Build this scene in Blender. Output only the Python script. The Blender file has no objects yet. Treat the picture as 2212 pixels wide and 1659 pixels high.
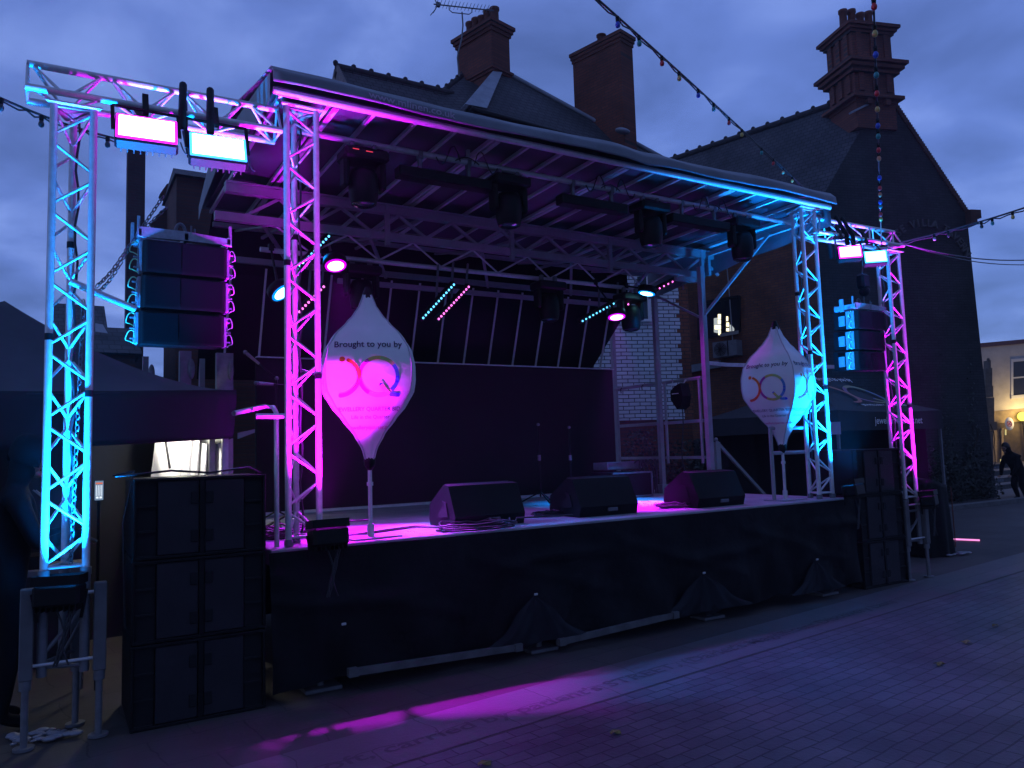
import bpy, math, random
from mathutils import Vector, Matrix
random.seed(7)
C = bpy.context.scene
COL = C.collection
pi = math.pi

# ------------------------------------------------------------------ camera
F_PX, CX, CY, CAM_H = 1650.0, 1106.0, 829.5, 1.75      # focal length etc. for a 2212 px wide picture
up = Vector((-582, -18900, 1650.)).normalized()
rt = Vector((2774, 59, 1650.)); rt = (rt - rt.dot(up) * up).normalized()
fw = up.cross(rt)
M3 = Matrix((rt, fw, up))                                # camera (x right, y down, z forward) -> world
cd = bpy.data.cameras.new('camera'); cam = bpy.data.objects.new('camera', cd); COL.objects.link(cam)
R4 = M3 @ Matrix(((1, 0, 0), (0, -1, 0), (0, 0, -1)))
cam.matrix_world = Matrix.Translation((0, 0, CAM_H)) @ R4.to_4x4()
cd.sensor_width = 36; cd.lens = F_PX / 2212 * 36; cd.clip_start = .05; cd.clip_end = 2000
C.camera = cam

def ray(x, y): return M3 @ Vector(((x - CX) / F_PX, (y - CY) / F_PX, 1))
def at(x, y, X=None, Y=None, Z=None, D=None):            # survey helper: a sight line met with a real plane of the place
    d = ray(x, y)
    t = X / d.x if X is not None else Y / d.y if Y is not None else D if D is not None else (Z - CAM_H) / d.z
    p = d * t; p.z += CAM_H
    return p
def az(a): return Vector((math.sin(math.radians(a)), math.cos(math.radians(a)), 0))
def on_wall(x, y, K, e):
    n = Vector((-e.y, e.x)); d = ray(x, y)
    t = (K.x * n.x + K.y * n.y) / (d.x * n.x + d.y * n.y); p = d * t; p.z += CAM_H
    return p

# ------------------------------------------------------------------ world, sun, exposure
W = bpy.data.worlds.new('World'); C.world = W; W.use_nodes = True
nt = W.node_tree; nt.nodes.clear()
def N(t, ty, **k):
    n = t.nodes.new(ty)
    for a, b in k.items():
        if a.startswith('i_'): n.inputs[int(a[2:]) if a[2:].isdigit() else a[2:]].default_value = b
        else: setattr(n, a, b)
    return n
SUN_EL, SUN_AZ = math.radians(2.0), math.radians(250)
sky = N(nt, 'ShaderNodeTexSky', sky_type='NISHITA', sun_disc=False, sun_elevation=SUN_EL, sun_rotation=SUN_AZ)
skm = N(nt, 'ShaderNodeVectorMath', operation='MULTIPLY'); skm.inputs[1].default_value = (.015, .03, .08)
tc = N(nt, 'ShaderNodeTexCoord'); sp = N(nt, 'ShaderNodeSeparateXYZ')
L = nt.links.new
L(sky.outputs[0], skm.inputs[0]); L(tc.outputs['Generated'], sp.inputs[0])
zadd = N(nt, 'ShaderNodeMath', operation='ADD'); zadd.inputs[1].default_value = .22
zab = N(nt, 'ShaderNodeMath', operation='ABSOLUTE'); L(sp.outputs[2], zab.inputs[0]); L(zab.outputs[0], zadd.inputs[0])
dx = N(nt, 'ShaderNodeMath', operation='DIVIDE'); dy = N(nt, 'ShaderNodeMath', operation='DIVIDE')
L(sp.outputs[0], dx.inputs[0]); L(zadd.outputs[0], dx.inputs[1]); L(sp.outputs[1], dy.inputs[0]); L(zadd.outputs[0], dy.inputs[1])
cb = N(nt, 'ShaderNodeCombineXYZ'); L(dx.outputs[0], cb.inputs[0]); L(dy.outputs[0], cb.inputs[1])
nz = N(nt, 'ShaderNodeTexNoise', i_Scale=3.4, i_Detail=5.0, i_Roughness=.48, i_Distortion=.3); L(cb.outputs[0], nz.inputs['Vector'])
nz2 = N(nt, 'ShaderNodeTexNoise', i_Scale=1.2, i_Detail=3.0); L(cb.outputs[0], nz2.inputs['Vector'])
add = N(nt, 'ShaderNodeMath', operation='ADD'); L(nz.outputs[0], add.inputs[0]); L(nz2.outputs[0], add.inputs[1])
hf = N(nt, 'ShaderNodeMath', operation='MULTIPLY'); hf.inputs[1].default_value = .5; L(add.outputs[0], hf.inputs[0])
rp = N(nt, 'ShaderNodeValToRGB'); L(hf.outputs[0], rp.inputs[0])
rp.color_ramp.elements[0].position = .33; rp.color_ramp.elements[0].color = (.066, .108, .30, 1)
rp.color_ramp.elements[1].position = .69; rp.color_ramp.elements[1].color = (.28, .40, .88, 1)
e_ = rp.color_ramp.elements.new(.49); e_.color = (.122, .195, .54, 1)
ad = N(nt, 'ShaderNodeVectorMath', operation='ADD'); L(rp.outputs[0], ad.inputs[0]); L(skm.outputs[0], ad.inputs[1])
bg = N(nt, 'ShaderNodeBackground'); bg.inputs[1].default_value = 1.02
mr = N(nt, 'ShaderNodeMapRange'); mr.inputs[1].default_value = -.9; mr.inputs[2].default_value = .45; mr.inputs[3].default_value = .56; mr.inputs[4].default_value = 1.0; L(sp.outputs[1], mr.inputs[0])   # dusk: the sky behind the stage is the brighter side
sc_ = N(nt, 'ShaderNodeVectorMath', operation='SCALE'); L(ad.outputs[0], sc_.inputs[0]); L(mr.outputs[0], sc_.inputs['Scale'])
L(sc_.outputs[0], bg.inputs[0]); ow = N(nt, 'ShaderNodeOutputWorld'); L(bg.outputs[0], ow.inputs[0])

sd = bpy.data.lights.new('sun', 'SUN'); sd.energy = .02; sd.angle = math.radians(20); sd.color = (.6, .7, 1)
so = bpy.data.objects.new('sun', sd); COL.objects.link(so)
so.rotation_euler = (math.radians(60), 0, math.radians(200))
vs = C.view_settings; vs.view_transform = 'Standard'; vs.look = 'None'; vs.exposure = 0; vs.gamma = 1
C.cycles.use_denoising = True
C.cycles.max_bounces = 6; C.cycles.diffuse_bounces = 3; C.cycles.sample_clamp_indirect = 4
C.cycles.volume_bounces = 0

# ------------------------------------------------------------------ materials
MATS = {}
def mat(name, col, rough=.6, metal=0., noise=0., nscale=8., bump=0., bscale=40., emis=None, estr=0., trans=0., spec=.5):
    if name in MATS: return MATS[name]
    m = bpy.data.materials.new(name); m.use_nodes = True; t = m.node_tree
    b = t.nodes['Principled BSDF']
    b.inputs['Base Color'].default_value = (*col, 1); b.inputs['Roughness'].default_value = rough
    b.inputs['Metallic'].default_value = metal; b.inputs['Specular IOR Level'].default_value = spec
    if noise:
        tcn = N(t, 'ShaderNodeTexCoord'); n = N(t, 'ShaderNodeTexNoise', i_Scale=nscale, i_Detail=5.0, i_Roughness=.6)
        r = N(t, 'ShaderNodeValToRGB'); r.color_ramp.elements[0].position = .3; r.color_ramp.elements[1].position = .72
        r.color_ramp.elements[0].color = (*[c * (1 - noise) for c in col], 1)
        r.color_ramp.elements[1].color = (*[min(1, c * (1 + noise)) for c in col], 1)
        t.links.new(tcn.outputs['Object'], n.inputs['Vector']); t.links.new(n.outputs[0], r.inputs[0]); t.links.new(r.outputs[0], b.inputs['Base Color'])
    if bump:
        tcn = N(t, 'ShaderNodeTexCoord'); n = N(t, 'ShaderNodeTexNoise', i_Scale=bscale, i_Detail=4.0)
        bp = N(t, 'ShaderNodeBump', i_Strength=bump, i_Distance=.02)
        t.links.new(tcn.outputs['Object'], n.inputs['Vector']); t.links.new(n.outputs[0], bp.inputs['Height']); t.links.new(bp.outputs[0], b.inputs['Normal'])
    if emis:
        b.inputs['Emission Color'].default_value = (*emis, 1); b.inputs['Emission Strength'].default_value = estr
    if trans:
        b.inputs['Transmission Weight'].default_value = trans
    MATS[name] = m
    return m

def pattern_mat(name, c1, c2, cm, bw, bh, mortar, e, n, rough=.85, bump=.4, off=.5, mode='wall', noise=.25, spec=.4):
    """bricks, tiles or paving laid out in the plane of the surface: e = run direction, n = wall normal / unused"""
    m = bpy.data.materials.new(name); m.use_nodes = True; t = m.node_tree; b = t.nodes['Principled BSDF']
    g = N(t, 'ShaderNodeNewGeometry')
    du = N(t, 'ShaderNodeVectorMath', operation='DOT_PRODUCT'); du.inputs[1].default_value = e
    dv = N(t, 'ShaderNodeVectorMath', operation='DOT_PRODUCT'); dv.inputs[1].default_value = n
    t.links.new(g.outputs['Position'], du.inputs[0]); t.links.new(g.outputs['Position'], dv.inputs[0])
    cbn = N(t, 'ShaderNodeCombineXYZ'); t.links.new(du.outputs['Value'], cbn.inputs[0]); t.links.new(dv.outputs['Value'], cbn.inputs[1])
    br = N(t, 'ShaderNodeTexBrick'); br.offset = off
    br.inputs['Color1'].default_value = (*c1, 1); br.inputs['Color2'].default_value = (*c2, 1); br.inputs['Mortar'].default_value = (*cm, 1)
    br.inputs['Scale'].default_value = 1; br.inputs['Brick Width'].default_value = bw; br.inputs['Row Height'].default_value = bh
    br.inputs['Mortar Size'].default_value = mortar; br.inputs['Mortar Smooth'].default_value = .2
    dn = N(t, 'ShaderNodeTexNoise', i_Scale=3.0, i_Detail=3.0); t.links.new(cbn.outputs[0], dn.inputs['Vector'])
    dm = N(t, 'ShaderNodeVectorMath', operation='MULTIPLY_ADD'); dm.inputs[1].default_value = (bh * .25,) * 3
    t.links.new(dn.outputs['Color'], dm.inputs[0]); t.links.new(cbn.outputs[0], dm.inputs[2]); t.links.new(dm.outputs[0], br.inputs['Vector'])
    n1 = N(t, 'ShaderNodeTexNoise', i_Scale=.9, i_Detail=8.0, i_Roughness=.65); t.links.new(g.outputs['Position'], n1.inputs['Vector'])
    r = N(t, 'ShaderNodeMapRange'); r.inputs[1].default_value = .3; r.inputs[2].default_value = .7; r.inputs[3].default_value = 1 - noise; r.inputs[4].default_value = 1 + noise
    t.links.new(n1.outputs[0], r.inputs[0])
    mx = N(t, 'ShaderNodeVectorMath', operation='SCALE'); t.links.new(br.outputs[0], mx.inputs[0]); t.links.new(r.outputs[0], mx.inputs['Scale'])
    t.links.new(mx.outputs[0], b.inputs['Base Color'])
    bp = N(t, 'ShaderNodeBump', i_Strength=bump, i_Distance=.012); bp.invert = True; t.links.new(br.outputs['Fac'], bp.inputs['Height'])
    n2 = N(t, 'ShaderNodeTexNoise', i_Scale=35.0, i_Detail=3.0); t.links.new(g.outputs['Position'], n2.inputs['Vector'])
    bp2 = N(t, 'ShaderNodeBump', i_Strength=.35, i_Distance=.006); t.links.new(n2.outputs[0], bp2.inputs['Height'])
    t.links.new(bp.outputs[0], bp2.inputs['Normal']); t.links.new(bp2.outputs[0], b.inputs['Normal'])
    b.inputs['Roughness'].default_value = rough; b.inputs['Specular IOR Level'].default_value = spec
    return m

alu = mat('aluminium', (.62, .62, .64), .42, .25, noise=.12, nscale=20)
steel = mat('galvanised_steel', (.17, .175, .19), .5, .3, noise=.2, nscale=12)
jackm = mat('jack_paint', (.12, .12, .125), .6, 0, noise=.2, nscale=8)
ribm = mat('rib_aluminium', (.58, .58, .60), .5, 0, noise=.1)
cream = mat('cream_paint', (.30, .30, .32), .5, 0, noise=.12, nscale=6)
black = mat('black_plastic', (.005, .005, .006), .5, 0, noise=.3, nscale=15, spec=.2)
blackcab = mat('speaker_paint', (.0055, .0055, .007), .6, 0, noise=.25, nscale=6, bump=.25, bscale=220, spec=.2)
grille = mat('speaker_grille', (.030, .027, .034), .5, .1, noise=.15, nscale=4, bump=.5, bscale=400, spec=.2)
darkcloth = mat('black_tarpaulin', (.0075, .008, .010), .6, 0, noise=.5, nscale=1.6, bump=.3, bscale=14, spec=.12)
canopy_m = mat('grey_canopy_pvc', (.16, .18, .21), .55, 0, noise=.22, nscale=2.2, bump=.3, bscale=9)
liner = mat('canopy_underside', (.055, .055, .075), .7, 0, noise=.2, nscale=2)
deckm = mat('stage_deck', (.30, .30, .33), .55, 0, noise=.3, nscale=3, bump=.15, bscale=120)
screen_m = mat('video_panel', (.018, .016, .018), .75, 0, noise=.2, nscale=.7, spec=.1)
backcloth = mat('back_cloth', (.008, .008, .010), .8, 0, noise=.2, nscale=1.5, spec=.1)
white_fab = mat('white_fabric', (.78, .77, .80), .8, 0, noise=.05, nscale=5, bump=.12, bscale=7)
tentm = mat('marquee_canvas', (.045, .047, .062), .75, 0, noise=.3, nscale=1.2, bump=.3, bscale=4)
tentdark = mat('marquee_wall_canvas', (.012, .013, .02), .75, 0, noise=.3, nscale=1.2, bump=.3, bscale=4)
rubber = mat('cable_rubber', (.02, .02, .025), .5)
lead = mat('lead_flashing', (.30, .33, .38), .6, 0, noise=.2, nscale=4)
glass_dark = mat('dark_glass', (.02, .022, .03), .1, 0)

# ------------------------------------------------------------------ mesh builder
class MB:
    def __init__(s): s.v = []; s.f = []; s.mi = []; s.m = 0; s.sm = []
    def add(s, vs, fs, smooth=False):
        b = len(s.v); s.v += [tuple(v) for v in vs]
        for f in fs: s.f.append([b + i for i in f]); s.mi.append(s.m); s.sm.append(smooth)
        return s
    def box(s, c, d, R=None, bev=0):
        hx, hy, hz = d[0] / 2, d[1] / 2, d[2] / 2; c = Vector(c); R = R or Matrix.Identity(3)
        if bev:
            vs = []; b = min(bev, hx * .9, hy * .9, hz * .9)
            for sx in (-1, 1):
                for sy in (-1, 1):
                    for sz in (-1, 1):
                        vs += [(sx * (hx - b), sy * (hy - b), sz * hz), (sx * (hx - b), sy * hy, sz * (hz - b)), (sx * hx, sy * (hy - b), sz * (hz - b))]
            import itertools
            idx = {}
            k = 0
            for sx in (-1, 1):
                for sy in (-1, 1):
                    for sz in (-1, 1): idx[(sx, sy, sz)] = k; k += 3
            F = []
            def g(sx, sy, sz, a): return idx[(sx, sy, sz)] + a
            for q in (-1, 1):
                F.append([g(-1, -1, q, 0), g(1, -1, q, 0), g(1, 1, q, 0), g(-1, 1, q, 0)][::q])
                F.append([g(-1, q, -1, 1), g(-1, q, 1, 1), g(1, q, 1, 1), g(1, q, -1, 1)][::q])
                F.append([g(q, -1, -1, 2), g(q, 1, -1, 2), g(q, 1, 1, 2), g(q, -1, 1, 2)][::q])
            for a in (-1, 1):
                for b2 in (-1, 1):
                    F.append([g(-1, a, b2, 0), g(1, a, b2, 0), g(1, a, b2, 1), g(-1, a, b2, 1)])
                    F.append([g(a, -1, b2, 0), g(a, 1, b2, 0), g(a, 1, b2, 2), g(a, -1, b2, 2)])
                    F.append([g(a, b2, -1, 1), g(a, b2, 1, 1), g(a, b2, 1, 2), g(a, b2, -1, 2)])
            for k2 in idx.values(): F.append([k2, k2 + 1, k2 + 2])
            return s.add([c + R @ Vector(v) for v in vs], F)
        vs = [c + R @ Vector((x, y, z)) for x in (-hx, hx) for y in (-hy, hy) for z in (-hz, hz)]
        return s.add(vs, [(0, 1, 3, 2), (4, 6, 7, 5), (0, 4, 5, 1), (2, 3, 7, 6), (0, 2, 6, 4), (1, 5, 7, 3)])
    def tube(s, a, b, r, r2=None, n=8, caps=True):
        a = Vector(a); b = Vector(b); r2 = r if r2 is None else r2; d = (b - a)
        if d.length < 1e-6: return s
        d.normalize(); u = d.orthogonal().normalized(); w = d.cross(u)
        vs = [a + (u * math.cos(t) + w * math.sin(t)) * r for t in [2 * pi * i / n for i in range(n)]]
        vs += [b + (u * math.cos(t) + w * math.sin(t)) * r2 for t in [2 * pi * i / n for i in range(n)]]
        s.add(vs, [(i, (i + 1) % n, n + (i + 1) % n, n + i) for i in range(n)], True)
        if caps: s.add(vs[:n], [tuple(range(n))[::-1]]); s.add(vs[n:], [tuple(range(n))])
        return s
    def bar(s, a, b, w, h, upv=(0, 0, 1)):
        a = Vector(a); b = Vector(b); d = (b - a); l = d.length; d.normalize(); u = Vector(upv)
        if abs(d.dot(u)) > .95: u = Vector((0, 1, 0))
        x = d.cross(u).normalized(); z = x.cross(d)
        return s.box((a + b) / 2, (w, l, h), Matrix((x, d, z)).transposed())
    def path(s, pts, r, n=6, closed=False):
        pts = [Vector(p) for p in pts]; m = len(pts); rings = []; prev = None
        for i, p in enumerate(pts):
            if closed: d = pts[(i + 1) % m] - pts[i - 1]
            else: d = pts[min(i + 1, m - 1)] - pts[max(i - 1, 0)]
            if d.length < 1e-9: d = Vector((0, 0, 1))
            d.normalize()
            u = d.orthogonal().normalized() if prev is None else (prev - prev.dot(d) * d)
            u = u.normalized() if u.length > 1e-5 else d.orthogonal().normalized()
            prev = u; w = d.cross(u)
            rings.append([p + (u * math.cos(2 * pi * k / n) + w * math.sin(2 * pi * k / n)) * r for k in range(n)])
        vs = [v for q in rings for v in q]; fs = []
        for i in range(m if closed else m - 1):
            a, b = i * n, ((i + 1) % m) * n
            fs += [(a + k, a + (k + 1) % n, b + (k + 1) % n, b + k) for k in range(n)]
        return s.add(vs, fs, True)
    def lathe(s, prof, c=(0, 0, 0), R=None, n=24, smooth=True):
        R = R or Matrix.Identity(3); c = Vector(c); vs = []; fs = []
        for (r, z) in prof:
            vs += [c + R @ Vector((r * math.cos(2 * pi * k / n), r * math.sin(2 * pi * k / n), z)) for k in range(n)]
        for i in range(len(prof) - 1):
            fs += [(i * n + k, i * n + (k + 1) % n, (i + 1) * n + (k + 1) % n, (i + 1) * n + k) for k in range(n)]
        s.add(vs, fs, smooth)
        if prof[0][0] > 1e-4: s.add(vs[:n], [tuple(range(n))[::-1]])
        if prof[-1][0] > 1e-4: s.add(vs[-n:], [tuple(range(n))])
        return s
    def sphere(s, c, r, sc=(1, 1, 1), n=12, R=None):
        pr = [(max(1e-5, math.sin(pi * i / 8)) * r, -math.cos(pi * i / 8) * r) for i in range(9)]
        S = Matrix.Diagonal(sc); return s.lathe(pr, c, (R or Matrix.Identity(3)) @ S, n)
    def prism(s, poly, off):
        n = len(poly); off = Vector(off); vs = [Vector(p) for p in poly] + [Vector(p) + off for p in poly]
        fs = [tuple(range(n))[::-1], tuple(range(n, 2 * n))] + [(i, (i + 1) % n, n + (i + 1) % n, n + i) for i in range(n)]
        return s.add(vs, fs)
    def grid(s, fn, nu, nv, smooth=True, both=0):
        vs = [fn(i / nu, j / nv) for j in range(nv + 1) for i in range(nu + 1)]
        fs = [(j * (nu + 1) + i, j * (nu + 1) + i + 1, (j + 1) * (nu + 1) + i + 1, (j + 1) * (nu + 1) + i) for j in range(nv) for i in range(nu)]
        return s.add(vs, fs, smooth)
    def build(s, name, m, parent=None, fixn=True):
        me = bpy.data.meshes.new(name); me.from_pydata(s.v, [], s.f)
        for q in (m if isinstance(m, (list, tuple)) else [m]): me.materials.append(q)
        for p, i, sm in zip(me.polygons, s.mi, s.sm): p.material_index = i; p.use_smooth = sm
        if fixn:
            import bmesh
            b = bmesh.new(); b.from_mesh(me); bmesh.ops.recalc_face_normals(b, faces=b.faces); b.to_mesh(me); b.free()
        me.update()
        o = bpy.data.objects.new(name, me); COL.objects.link(o)
        if parent:
            o.parent = parent; o.matrix_parent_inverse = base_inv(parent)
        return o
def base_inv(p):
    return WM[p.name].inverted() if p.name in WM else Matrix.Identity(4)
WM = {}
def thing(name, label, cat, loc=(0, 0, 0), group=None):
    o = bpy.data.objects.new(name, None); COL.objects.link(o); o.location = loc; o.empty_display_size = .2
    WM[o.name] = Matrix.Translation(loc)
    o['label'] = label; o['category'] = cat
    if group: o['group'] = group
    return o
def tag(o, label, cat, group=None, kind=None):
    if label: o['label'] = label
    if cat: o['category'] = cat
    if group: o['group'] = group
    if kind: o['kind'] = kind
    return o
def struct(o): o['kind'] = 'structure'; return o
def dup(root, move, label, rotz=0, group=None):
    r = root.copy(); COL.objects.link(r); r.location = Vector(root.location) + Vector(move); r.rotation_euler = (0, 0, rotz)
    r['label'] = label
    if group: r['group'] = group
    WM[r.name] = Matrix.Translation(r.location)
    def rec(a, b):
        for ch in [o for o in COL.objects if o.parent == a]:
            c = ch.copy(); COL.objects.link(c); pinv = ch.matrix_parent_inverse.copy(); c.parent = b; c.matrix_parent_inverse = pinv
            rec(ch, c)
    rec(root, r)
    return r
def spot(name, p, to, watts, col, ang, blend=.3, size=.04, parent=None):
    l = bpy.data.lights.new(name, 'SPOT'); l.energy = watts; l.color = col; l.spot_size = math.radians(ang); l.spot_blend = blend; l.shadow_soft_size = size
    o = bpy.data.objects.new(name, l); COL.objects.link(o)
    d = Vector(to) - Vector(p); mw = Matrix.Translation(p) @ d.to_track_quat('-Z', 'Y').to_matrix().to_4x4()
    o.matrix_world = mw
    if parent: o.parent = parent; o.matrix_parent_inverse = base_inv(parent); o.matrix_basis = mw
    return o
def text_geo(s, size, align='CENTER', bold=0.):
    cu = bpy.data.curves.new('t', 'FONT'); cu.body = s; cu.size = size; cu.align_x = align; cu.offset = bold * size; cu.resolution_u = 3
    o = bpy.data.objects.new('t', cu); COL.objects.link(o); bpy.context.view_layer.update()
    me = o.to_mesh(); V = [tuple(v.co) for v in me.vertices]; Fc = [tuple(p.vertices) for p in me.polygons]
    o.to_mesh_clear(); bpy.data.objects.remove(o); bpy.data.curves.remove(cu)
    return V, Fc
def put_text(mb, s, size, fn, align='CENTER', bold=0., dx=0, dy=0, stretch=1.):
    V, Fc = text_geo(s, size, align, bold)
    mb.add([fn(v[0] * stretch + dx, v[1] + dy) for v in V], Fc)
def emit(name, col, s, sample=True):
    if name in MATS: return MATS[name]
    m = bpy.data.materials.new(name); m.use_nodes = True; t = m.node_tree; t.nodes.clear()
    e = N(t, 'ShaderNodeEmission'); e.inputs[0].default_value = (*col, 1); e.inputs[1].default_value = s
    o = N(t, 'ShaderNodeOutputMaterial'); t.links.new(e.outputs[0], o.inputs[0])
    if not sample: m.cycles.emission_sampling = 'NONE'
    MATS[name] = m; return m
MAG = (.62, .0012, 1.); CYA = (.0012, .26, 1.)
led_c = emit('led_cyan', (.12, .60, 1.), 2.6, False); led_m = emit('led_magenta', (1., .16, .75), 2.6, False)
DECK = 1.08
HAZE_D = .0011
# ------------------------------------------------------------------ ground
g_e = az(83.2); g_n = az(-6.8)
J0 = at(840, 1659, Z=0); J1 = at(1900, 1330, Z=0); g_e = (J1 - J0).normalized(); g_n = Vector((-g_e.y, g_e.x, 0))
asphalt = pattern_mat('paving_slabs', (.060, .050, .048), (.070, .060, .055), (.035, .03, .03), .6, .45, .006, g_e, g_n, rough=.7, bump=.15, noise=.35)
brickpave = pattern_mat('block_paving', (.070, .064, .074), (.098, .090, .101), (.034, .030, .036), .21, .105, .006, g_e, g_n, rough=.55, bump=.7, noise=.5)
band = pattern_mat('inscribed_band_stone', (.095, .088, .092), (.11, .10, .105), (.04, .04, .04), .9, .62, .005, g_e, g_n, rough=.55, bump=.2, noise=.2)
g = MB(); g.add([(-400, -400, 0), (500, -400, 0), (500, 600, 0), (-400, 600, 0)], [(0, 1, 2, 3)])
struct(g.build('ground', asphalt))
def gp(u, v, z=0): p = J0 + g_e * u + g_n * v; return Vector((p.x, p.y, z))
g = MB(); g.add([gp(-20, -14, .004), gp(30, -14, .004), gp(30, -.02, .004), gp(-20, -.02, .004)], [(0, 1, 2, 3)])
struct(g.build('block_paving', brickpave))
g = MB(); g.add([gp(-20, .012, .004), gp(30, .012, .004), gp(30, .60, .004), gp(-20, .60, .004)], [(0, 1, 2, 3)])
struct(g.build('inscribed_kerb_band', band))
g = MB()
put_text(g, "pieces, oft, carried by patient's STREET, (Darlet's Magnificent Discovery Last)", .17, lambda x, y: gp(x, y, .0075), 'LEFT', .012, -.98, .18, 1.35)
tag(struct(g.build('paving_inscription', mat('inscription_dark', (.068, .062, .066), .7))), None, None)
g = MB(); random.seed(3)
lv = mat('dead_leaf', (.22, .16, .05), .8, noise=.4)
for k, (x, y) in enumerate(((1048, 1650), (2030, 1435), (2150, 1352), (2088, 1388), (1330, 1583))):
    p = at(x, y, Z=.012); lf = MB(); a = random.uniform(0, 6); s = random.uniform(.03, .05)
    pts = []
    for q in range(12):
        r = s * (1 + .35 * math.cos(5 * 2 * pi * q / 12)); pts.append(p + Vector((r * math.cos(a + 2 * pi * q / 12), .7 * r * math.sin(a + 2 * pi * q / 12), .01 * math.sin(q * 1.7) + .006)))
    lf.prism(pts, (0, 0, .002))
    tag(lf.build('fallen_leaf', lv), ['curled yellowish leaf on the block paving at the bottom edge of the photo', 'small pale leaf on the paving, right of the stage front', 'leaf farthest right on the open block paving', 'tiny dry leaf between the two right-hand leaves on the paving', 'dark leaf beside the long joint of the inscribed kerb'][k], 'leaf', 'fallen leaves on the paving')

# ------------------------------------------------------------------ triangular trusses
def tri_truss(root, a, b, side, back, r=.0245, rl=.0105, pitch=.23, start=0):
    """three chords from a to b; side and back are offsets to the second and third chord"""
    a = Vector(a); b = Vector(b); side = Vector(side); back = Vector(back)
    offs = [Vector((0, 0, 0)), side, back]; d = b - a; n = max(2, round(d.length / pitch))
    for o in offs: MB().tube(a + o, b + o, r, n=12).build('chord', alu, root)
    m = MB()
    for (i, j, ph) in ((0, 1, 0), (1, 2, 1), (2, 0, 0)):
        for k in range(n):
            p, q = (i, j) if (k + ph + start) % 2 == 0 else (j, i)
            m.tube(a + offs[p] + d * ((k + .12) / n), a + offs[q] + d * ((k + .88) / n), rl, n=6)
        for e in (.004, .996): m.tube(a + offs[i] + d * e, a + offs[j] + d * e, rl, n=6)
    m.build('lacing', alu, root)
SP = .235
def tower(x, y, z0, z1, label, start=0):
    t = thing('truss_tower', label, 'truss tower', (x + SP / 2, y, z0), 'triangular truss towers of the stage')
    tri_truss(t, (x, y, z0), (x, y, z1), (SP, 0, 0), (SP / 2, .22, 0), start=start)
    m = MB()
    for o in ((0, 0), (SP, 0), (SP / 2, .22)): m.tube((x + o[0], y + o[1], z0 - .05), (x + o[0], y + o[1], z0 + .0), .034, n=10)
    m.build('chord_end', steel, t)
    m = MB(); cx0, cy0 = x + SP / 2 + .03, y + .20
    m.path([Vector((cx0 + .012 * math.sin(k * 1.7), cy0 - .03 + .01 * math.cos(k * 2.3), z0 + (z1 - z0) * k / 24)) for k in range(25)], .0085)
    m.build('cable_run', rubber, t)
    for ox, oy, f in ((0, 0, .62 if start else .48), (SP, 0, .36), (SP / 2, .22, .7)): MB().tube((x + ox, y + oy, z0 + (z1 - z0) * f), (x + ox, y + oy, z0 + (z1 - z0) * f + .045), .0275, n=12).build('tape_band', black, t)
    m = MB(); m.prism([(x - .05, y - .05, z1), (x + SP + .05, y - .05, z1), (x + SP / 2 + .05, y + .27, z1), (x + SP / 2 - .05, y + .27, z1)], (0, 0, .012))
    m.build('top_plate', alu, t)
    return t
AX, BX, CX_, DX = -.055, 1.515, 7.60, 9.165
TA = tower(AX, 5.80, 1.08, 4.17, 'cyan-lit truss tower at the far left, outside the sub stack')
TB = tower(BX, 5.88, DECK + .055, 4.52, 'magenta-lit truss tower standing on the stage at its left corner', 1)
TC = tower(CX_, 5.86, DECK + .055, 4.54, 'cyan-lit truss tower standing on the stage at its right corner')
TD = tower(DX, 5.80, 1.0, 4.17, 'magenta-lit truss tower outside the stage at the far right', 1)

def base_frame(x, y, z1, label):
    t = thing('tower_base', label, 'tower base', (x + SP / 2, y, 0), 'outrigger bases under the outer towers')
    m = MB()
    for ox, oy in ((0, 0), (SP, 0), (SP / 2, .22)): m.tube((x + ox, y + oy, .42), (x + ox, y + oy, z1 - .05), .03, n=10)
    m.build('leg', steel, t)
    m = MB()
    m.tube((x, y, .48), (x + SP, y, .46), .014); m.tube((x, y, .55), (x + SP, y, z1 - .25), .013); m.tube((x, y, z1 - .16), (x + SP, y, z1 - .16), .014)
    m.tube((x, y, .48), (x + SP / 2, y + .22, .48), .013); m.tube((x + SP, y, z1 - .3), (x + SP / 2, y + .22, .5), .012)
    m.build('brace', steel, t)
    for sx, sy in ((-.085, -.03), (SP + .085, -.03), (SP / 2 + .08, .30)):
        j = MB(); j.box((x + sx, y + sy, .70), (.075, .075, .56), bev=.006); j.build('jack_sleeve', jackm, t)
        j = MB(); j.tube((x + sx, y + sy, .02), (x + sx, y + sy, .44), .021, n=10); j.tube((x + sx, y + sy, 0.005), (x + sx, y + sy, .02), .06, n=14)
        j.tube((x + sx, y + sy, .36), (x + sx, y + sy, .44), .034, n=10); j.build('jack_foot', steel, t)
    m = MB()
    for zc in (.5, .92):
        MB().tube((x - .12, y - .03, zc), (x + SP + .12, y - .03, zc), .011).build('clamp_bar', alu, t)
        MB().tube((x, y + .02, zc), (x + SP / 2 + .08, y + .3, zc), .011).build('clamp_bar', steel, t)
base_frame(AX, 5.80, 1.08, 'grey jack base under the far left tower')
base_frame(DX, 5.80, 1.0, 'grey jack base under the far right tower')

for (xa, xb, lab, st) in ((-.22, 1.46, 'short truss boom joining the two left towers, floodlights under it', 0), (7.80, 9.53, 'short truss boom joining the two right towers, floodlights under it', 1)):
    t = thing('truss_boom', lab, 'truss', ((xa + xb) / 2, 5.9, 4.25), 'horizontal truss booms of the wings')
    tri_truss(t, (xa, 5.80, 4.255), (xb, 5.80, 4.275), (0, .235, 0), (0, .118, .215), pitch=.24, start=st)

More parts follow.
